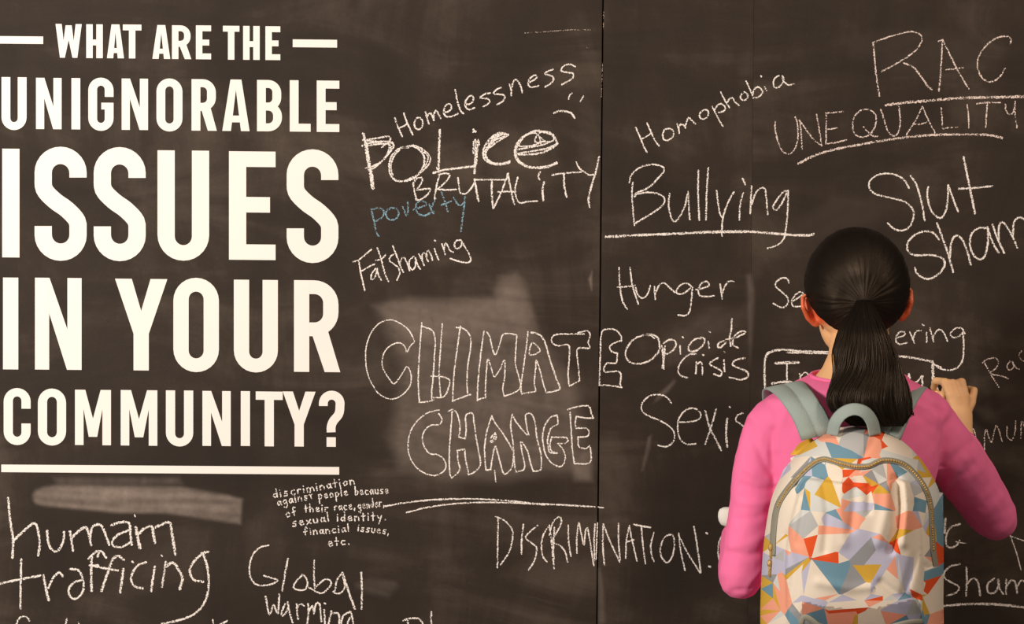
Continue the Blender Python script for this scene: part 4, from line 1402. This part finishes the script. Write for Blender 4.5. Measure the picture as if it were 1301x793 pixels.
CREASE = [  # gathers and sags of the cloth: path, width px, height m
    ([(1138, 608), (1142, 640), (1140, 670), (1132, 700)], 4.5, -.0085), ([(1150, 616), (1152, 650), (1148, 690)], 6, .0050), ([(1128, 616), (1126, 650), (1116, 690)], 7, .0035),
    ([(1085, 615), (1086, 640), (1082, 672)], 5, -.0032), ([(1070, 612), (1068, 650), (1072, 690)], 7, .0026), ([(1046, 612), (1052, 650), (1048, 700)], 5, -.0030), ([(1104, 618), (1104, 650)], 4, -.0030),
    ([(1010, 612), (1022, 640), (1014, 690)], 4, -.0030), ([(1163, 640), (1166, 700), (1150, 750)], 5, -.0035), ([(1000, 680), (1010, 720), (1004, 770)], 5, -.0028), ([(1120, 740), (1140, 756), (1164, 760)], 5, -.0040),
    ([(1040, 740), (1080, 748), (1120, 745)], 6, .0025), ([(1110, 560), (1100, 575), (1094, 588)], 4, -.002), ([(1176, 720), (1180, 760), (1182, 793)], 4, -.003)]


def bag_y(x, y, crease=True):
    dx, dy = x - BC[0], y - BC[1]
    s_ = math.hypot(dx, dy) / rim(math.atan2(dy, dx))
    s_ = min(1.0, s_)
    h = HB * (1 - s_ ** 3.2) ** .5
    if crease:
        h += .0022 * noise.noise((x * .03, y * .02, 0)) * (1 - s_)
        for path, w, a in CREASE:
            if abs(x - path[0][0]) < 70 and min(p[1] for p in path) - 12 < y < max(p[1] for p in path) + 12:
                d = seg_dist(path, x, y)
                if d < w * 2.5:
                    h += 1.5 * a * math.exp(-(d / w) ** 2)
    return YB - h


PAL = {'c': lin(228, 214, 196), 'g': lin(178, 178, 176), 'G': lin(146, 146, 148), 'l': lin(186, 184, 204), 'o': lin(222, 84, 40), 'p': lin(236, 160, 132), 'm': lin(208, 164, 62), 'b': lin(110, 146, 164), 'w': lin(205, 205, 200)}
TRI = [
    ('m', '118,212 150,172 190,150 214,182 150,212'), ('p', '222,165 230,138 262,118 286,172'), ('c', '262,118 305,116 286,172'), ('g', '286,178 305,118 350,112 372,140 330,196'),
    ('b', '236,160 300,185 352,225 262,222'), ('p', '372,222 390,140 430,160 426,212'), ('o', '392,122 425,138 432,168'), ('o', '432,168 450,178 434,192'), ('o', '366,232 378,210 400,222'),
    ('w', '434,192 540,225 555,262 452,222'), ('c', '434,160 480,160 520,190 456,182'), ('m', '560,228 606,288 588,274'), ('l', '80,300 96,262 118,236 122,262'), ('c', '60,350 80,300 122,262 120,222 190,215 120,290 84,345'), ('w', '120,222 222,165 236,160 240,216 190,216'),
    ('b', '195,285 238,245 250,285'), ('c', '250,285 240,246 270,240 294,262 300,290'), ('o', '298,262 345,262 320,286'), ('p', '345,262 372,282 320,286'), ('c', '330,290 360,270 385,308'), ('m', '368,284 424,312 385,309'), ('w', '424,312 400,262 450,300'),
    ('b', '135,330 165,283 178,300 146,345'), ('b', '168,325 188,404 156,400'), ('m', '240,296 202,348 292,394 262,300'), ('c', '262,300 298,310 294,388'), ('o', '296,308 336,324 298,338'), ('o', '336,306 400,320 398,336 348,322'),
    ('w', '304,346 345,322 382,350 308,366'), ('p', '286,358 328,372 296,412'), ('l', '300,390 375,370 402,400 340,407'), ('p', '400,345 465,345 482,402 408,378'), ('c', '308,366 382,350 400,345 408,378 330,372'), ('w', '168,300 236,298 202,348 188,340'),
    ('g', '115,455 190,405 216,455 165,500'), ('w', '188,404 202,348 292,394 240,410'), ('c', '188,404 240,410 226,430 216,455'), ('p', '275,398 380,430 345,470 300,440'), ('l', '226,430 240,410 300,440 342,470 235,455'), ('p', '216,455 235,455 342,470 325,482 214,486'),
    ('c', '375,428 408,400 480,405 486,462 430,484 355,466'), ('o', '165,500 213,490 190,563'), ('c', '213,490 325,482 276,545 194,561'), ('o', '198,566 285,548 286,585'), ('l', '325,482 358,466 398,495 322,574 286,546'), ('G', '398,495 414,540 372,592 328,590 322,574'), ('G', '328,592 380,650 300,690 290,680'),
    ('b', '194,572 326,592 290,692'), ('c', '190,575 285,690 200,706 165,695'), ('c', '380,650 395,690 350,712 300,692'), ('m', '334,590 432,588 396,652'), ('l', '398,495 470,522 440,590 414,540'), ('l', '432,590 470,522 480,560 396,690 396,652'), ('c', '432,590 490,640 470,690 396,690'),
    ('m', '490,468 545,470 490,499'), ('p', '480,425 540,405 575,460 490,466'), ('o', '458,515 488,512 482,546'), ('c', '490,500 545,470 585,480 580,560 500,556'), ('l', '490,560 545,565 540,640 512,684'), ('c', '545,565 580,560 578,680 530,672'), ('p', '112,458 165,500 184,562 122,546'), ('m', '64,522 104,482 112,490'), ('c', '70,470 100,440 115,456 104,482'),
    ('m', '102,626 182,564 164,586 106,642'), ('l', '112,560 182,562 104,604'), ('b', '612,400 645,342 646,520 624,512'), ('w', '590,330 645,342 612,400'), ('o', '616,512 646,532 640,572 621,566'), ('b', '580,612 626,596 642,620 578,646'), ('o', '585,652 640,626 592,692'), ('c', '592,692 642,624 646,740 600,760'), ('p', '600,760 646,742 644,793 606,793'),
    ('l', '490,712 545,702 520,762 430,746'), ('o', '250,747 390,736 376,749 262,757'), ('o', '374,713 438,697 438,713'), ('c', '250,720 372,714 390,736 250,747'), ('p', '252,758 345,750 330,800 250,800'), ('m', '340,757 352,800 308,800'), ('c', '352,760 430,748 450,800 356,800'), ('b', '112,742 150,785 150,800 122,800'), ('p', '84,602 126,722 100,762 84,680'), ('m', '60,652 86,748 60,705'),
    ('l', '156,695 240,712 236,740 160,716'), ('b', '545,355 590,370 584,412 560,405'), ('o', '540,702 570,692 574,714'), ('c', '482,300 530,308 545,380 520,404 482,402 466,345'), ('p', '452,296 488,290 470,312'), ('c', '60,350 110,330 140,345 112,455 66,460'), ('b', '575,745 590,793 560,793'), ('m', '574,700 584,760 580,793 570,793'), ('l', '60,565 96,580 100,610 74,622')]
verts = [Vector(p) for p in OUTS]
polys = [list(range(len(OUTS)))]
cols = [None]
for c, sp in TRI:
    pts = q_(sp)
    base = len(verts)
    verts += [Vector(p) for p in pts]
    polys.append(list(range(base, base + len(pts))))
    cols.append(c)
tp = [q_(sp) for c, sp in TRI]
rnd = random.Random(11)
gx = 966
while gx < 1200:
    gy = 545
    while gy < 866:
        x, y = gx + rnd.uniform(-9, 9), gy + rnd.uniform(-9, 9)
        if inside(OUTS, x, y) and seg_dist(OUTS, x, y, True) > 8 and not any(inside(p, x, y) or seg_dist(p, x, y, True) < 5 for p in tp):
            verts.append(Vector((x, y)))
        gy += 30
    gx += 30
v1, e1_, f1, _, _, of1 = delaunay_2d_cdt(verts, [], polys, 1, .6)
fill = 'cccccwwglllpGgpbmw'
prev = None
fc1 = []
for f in f1:
    A_, B_, C_ = (v1[i] for i in f[:3])
    g = (A_ + B_ + C_) / 3
    hit = next((c for (c, sp), p in zip(TRI, tp) if inside(p, g.x, g.y)), None)
    if hit is None:
        if abs((B_ - A_).cross(C_ - A_)) / 2 < 70:          # a sliver belongs to the patch beside it
            hit = min(zip(TRI, tp), key=lambda q: seg_dist(q[1], g.x, g.y, True))[0][0]
        else:
            hit = rnd.choice(fill)
    fc1.append(hit)
# second pass: a fine net of points so that the cloth can bulge; seams of the pockets kept as edges
v2 = [Vector(v) for v in v1]
p2 = []
e2_ = set()
for f in f1:
    for i, j in zip(f, f[1:] + f[:1]):
        e2_.add((min(i, j), max(i, j)))
cons = []
for i, j in sorted(e2_):                                  # colour borders, cut short so that they bend with the cloth
    n = max(1, int((v1[i] - v1[j]).length / 2.8))
    prev = i
    for k in range(1, n):
        v2.append(v1[i].lerp(v1[j], k / n))
        cons.append((prev, len(v2) - 1))
        prev = len(v2) - 1
    cons.append((prev, j))
for reg in (POCKET, LOWER, SIDE):
    base = len(v2)
    rr = [tuple(p) for p in catmull(reg + [reg[0]], 4)][:-1]
    rr = [p for p in rr]
    v2 += [Vector(p) for p in rr]
    p2.append(list(range(base, base + len(rr))))
y = 541.0
row = 0
while y < 866:
    x = 966.0 + (1.6 if row % 2 else 0)
    while x < 1200:
        if inside(OUTS, x, y):
            v2.append(Vector((x, y)))
        x += 3.2
    y += 2.8
    row += 1
# crowd the net towards the outline, where the cloth turns away
for k in (.93, .96, .98, .992):
    for x, y in OUTS:
        v2.append(Vector((BC[0] + (x - BC[0]) * k, BC[1] + (y - BC[1]) * k)))
v3, e3, f3, _, _, of3 = delaunay_2d_cdt(v2, cons, p2, 1, .25)
bins = {}
for k, f in enumerate(f1):
    xs, ys = [v1[i].x for i in f], [v1[i].y for i in f]
    for bx in range(int(min(xs) // 12), int(max(xs) // 12) + 1):
        for by in range(int(min(ys) // 12), int(max(ys) // 12) + 1):
            bins.setdefault((bx, by), []).append(k)


def print_of(x, y):
    best = (-1e9, 0)
    for k in bins.get((int(x // 12), int(y // 12)), []):
        A_, B_, C_ = (v1[i] for i in f1[k][:3])
        ar = (B_ - A_).cross(C_ - A_)
        if abs(ar) < 1e-9:
            continue
        p = Vector((x, y))
        w = min((B_ - p).cross(C_ - p) / ar, (C_ - p).cross(A_ - p) / ar, (A_ - p).cross(B_ - p) / ar)
        if w > best[0]:
            best = (w, k)
    return fc1[best[1]]


mid3 = [sum((v3[i] for i in f), Vector((0, 0))) / len(f) for f in f3]
col3 = [print_of(g.x, g.y) for g in mid3]
org_bag = W(1084, 866, YB - .05)
bag = thing('backpack', 'school backpack printed with pastel and orange triangles on the girl\'s back', 'backpack', org_bag)


def bag_piece(name, idx, lift, region=None, back=False):
    used = {}
    vs, fs, fcol = [], [], []
    for i in idx:
        f = f3[i]
        c = col3[i]
        nf = []
        for v in f:
            if v not in used:
                x, y = v3[v]
                dpt = bag_y(x, y)
                if region:
                    d = seg_dist(region, x, y, True)
                    dpt -= .0004 + lift * smoothstep(-1, 4, d)
                used[v] = len(vs)
                vs.append(W(x, y, dpt))
            nf.append(used[v])
        fs.append(tuple(nf[::-1]))
        fcol.append(PAL[c])
    if back:                                              # gusset: from the outline forward to the back panel
        idx_of = {}
        for i, (x, y) in enumerate(OUTS):
            best = min(used, key=lambda v: (v3[v][0] - x) ** 2 + (v3[v][1] - y) ** 2)
            idx_of[i] = used[best]
        base = len(vs)
        for x, y in OUTS:
            vs.append(W(x, y, YB + .022))
        n = len(OUTS)
        for i in range(n):
            j = (i + 1) % n
            if idx_of[i] != idx_of[j]:
                fs.append((idx_of[i], idx_of[j], base + j, base + i))
            else:
                fs.append((idx_of[i], base + j, base + i))
            fcol.append(PAL[rnd.choice('cwlpg') if i % 6 == 0 else 'w'])
    o = mesh_obj(name, vs, fs, M_PRINT, bag, True)
    a_ = o.data.attributes.new('print', 'FLOAT_COLOR', 'FACE')
    a_.data.foreach_set('color', [c for q in fcol for c in q])
    return o


bag_piece('main_body', range(len(f3)), 0, back=True)
for nm, reg, k, lift in (('front_panel', POCKET, 0, .013), ('front_pocket', LOWER, 1, .013), ('side_pocket', SIDE, 2, .004)):
    reg_s = [tuple(p) for p in catmull(reg + [reg[0]], 4)][:-1]
    bag_piece(nm, [i for i in range(len(f3)) if inside(reg_s, mid3[i].x, mid3[i].y)], lift, reg_s)
m = MB()
n = len(OUTS)
m.add([W(x, y, YB + .022) for x, y in OUTS] + [W(BC[0] + (x - BC[0]) * .8, BC[1] + (y - BC[1]) * .8, YB + .028) for x, y in OUTS],
      [(i, (i + 1) % n, n + (i + 1) % n, n + i) for i in range(n)] + [tuple(range(n, 2 * n))])
m.obj('back_panel', M_STRAP, bag, True)


def on_bag(path, step=3, lift=.002):
    return [(p.x, p.y, bag_y(p.x, p.y, False) - lift) for p in catmull(path, step)]


def ribbon(m, path, w, lift, thick=.0012):
    """flat tape lying on the bag along a px path"""
    P = catmull(path, 3)
    rows = []
    for i, p in enumerate(P):
        d = (P[min(len(P) - 1, i + 1)] - P[max(0, i - 1)]).normalized()
        nn = Vector((-d.y, d.x))
        r = []
        for k in (-1, -.45, .45, 1):
            q = p + nn * k * w / 2
            yy = bag_y(q.x, q.y, False) - lift - (thick if abs(k) < .5 else 0)
            r.append(W(q.x, q.y, yy))
        r += [v + Vector((0, .004, 0)) for v in (r[3], r[0])]
        rows.append(r)
    m.rings(rows)


m = MB()
ribbon(m, ZIP, 7.0, .0016, .0010)
zt = m.obj('zipper', M_TAPE, bag, True)
m = MB()
tp_ = [W(x, y, d) for x, y, d in on_bag(ZIP[2:-1], 1.5, .0036)]
m.tube(tp_, [.0013 + .0009 * (i % 2) for i in range(len(tp_))], 6)
m.obj('zipper_teeth', M_BRASS, zt, False)
for (x, y, ln) in ((979.5, 696, 12), (978, 716, 15)):
    m = MB()
    d = bag_y(x, y, False) - .006
    m.ellipsoid(W(x, y, d), (.0042, .004, .0065), nu=12, nv=8)
    m.tube([W(x, y + 4, d - .002), W(x + .5, y + ln, d - .001)], [.0022, .0032], 8, flat=.4, flat_dir=(0, 1, 0))
    m.obj('zipper_pull', M_BRASS, zt, True)
m = MB()
ribbon(m, q_('155,800 165,770 190,778 240,812 330,818 430,812 520,790 575,785'), 7, .014, .0012)
m.obj('pocket_zipper', M_TAPE, bag, True)


def strap(pairs, thick=.0048):
    rows = []
    Lp = catmull([W(a, b, y) for (a, b), (c, d), y in pairs], .008)
    Rp = catmull([W(c, d, y) for (a, b), (c, d), y in pairs], .008)
    k = min(len(Lp), len(Rp))
    n = 60
    Ls = [Lp[int(i * (len(Lp) - 1) / n)].lerp(Lp[min(len(Lp) - 1, int(i * (len(Lp) - 1) / n) + 1)], (i * (len(Lp) - 1) / n) % 1) for i in range(n + 1)]
    Rs = [Rp[int(i * (len(Rp) - 1) / n)].lerp(Rp[min(len(Rp) - 1, int(i * (len(Rp) - 1) / n) + 1)], (i * (len(Rp) - 1) / n) % 1) for i in range(n + 1)]
    for i in range(n + 1):
        t = (Ls[min(n, i + 1)] + Rs[min(n, i + 1)] - Ls[max(0, i - 1)] - Rs[max(0, i - 1)]).normalized()
        ac = (Rs[i] - Ls[i]).normalized()
        nn = ac.cross(t).normalized()
        if nn.y > 0 and i < n * .5:
            nn = -nn
        if i and nn.dot(pn) < 0:
            nn = -nn
        pn = nn
        r = []
        for u, h in ((0, .15), (.06, .9), (.25, 1.05), (.46, 1.05), (.5, .2), (.54, .9), (.75, 1.05), (.94, .9), (1, .15), (.94, -.7), (.5, -.8), (.06, -.7)):
            r.append(Ls[i].lerp(Rs[i], u) + nn * h * thick * .6)
        rows.append(r)
    m = MB()
    m.rings(rows)
    return m


strap([((1018, 560), (1062, 550), -.566), ((1008, 535), (1049, 522), -.560), ((994, 513), (1037, 505), -.540), ((982, 500), (1028, 492), -.488), ((971, 495), (1019, 485), -.435), ((968, 503), (1012, 494), -.375),
       ((972, 540), (1010, 535), -.318), ((976, 640), (1010, 640), -.312), ((990, 740), (1014, 740), -.318), ((990, 790), (1006, 790), -.322)]).obj('shoulder_strap', M_STRAP, bag, True)
strap([((1107, 556), (1144, 560), -.566), ((1118, 540), (1152, 540), -.560), ((1131, 515), (1165, 512), -.540), ((1140, 500), (1174, 498), -.488), ((1146, 488), (1178, 494), -.435), ((1150, 494), (1182, 502), -.375),
       ((1150, 540), (1186, 545), -.318), ((1146, 640), (1178, 640), -.312), ((1146, 740), (1168, 740), -.318), ((1152, 790), (1166, 790), -.322)]).obj('shoulder_strap', M_STRAP, bag, True)
# grab handle
hp = catmull([Vector(p) for p in ((1057, 553, 0), (1061, 537, 0), (1071, 525, 0), (1085, 520, 0), (1099, 524, 0), (1108, 536, 0), (1112, 553, 0))], 2)
rows = []
for i, p in enumerate(hp):
    d = (hp[min(len(hp) - 1, i + 1)] - hp[max(0, i - 1)]).normalized()
    nn = Vector((-d.y, d.x, 0))
    r = []
    yy = -.606 - .010 * math.sin(math.pi * i / (len(hp) - 1))
    for u, v in ((-1, 0), (-.8, .8), (.8, .8), (1, 0), (.8, -.8), (-.8, -.8)):
        q = p + nn * u * 8
        r.append(W(q.x, q.y, yy + (.010 if u > 0 else -.002) * (-1 if u > 0 else 1) * 0 + v * .0022 + u * -.008))
    rows.append(r)
m = MB()
m.rings(rows)
m.obj('grab_handle', M_STRAP, bag, True)

# ------------------------------------------------------------------ what she holds
m = MB()
p0, p1 = W(1194, 508, -.050), W(1186, 486, -.005)
m.tube([p0, p0.lerp(p1, .5), p1], [.0046, .0048, .0044], 12)
tag(m.obj('chalk_stick', M_PAPER, loc=p0, smooth=True), 'white stick of chalk in the fingers of the raised right hand', 'chalk')
m = MB()
cpx = W(927, 657, -.150)
rs = []
for k, (r, h) in enumerate(((.0, -.014), (.010, -.0135), (.016, -.011), (.0195, -.006), (.021, 0), (.0205, .006), (.018, .011), (.011, .014), (.0, .0145))):
    rs.append([cpx + Vector((math.cos(a) * max(r, .001) * (1 + .05 * math.sin(3 * a)), math.sin(a) * max(r, .001) * .6, h * 1.25)) for a in [2 * math.pi * j / 20 for j in range(20)]])
m.rings(rs)
tag(m.obj('crumpled_tissue', M_PAPER, loc=cpx, smooth=True), 'small white rounded scrap peeking out left of the pink left sleeve', 'paper scrap')
for o in SC.objects:
    if '_org' in o:
        del o['_org']
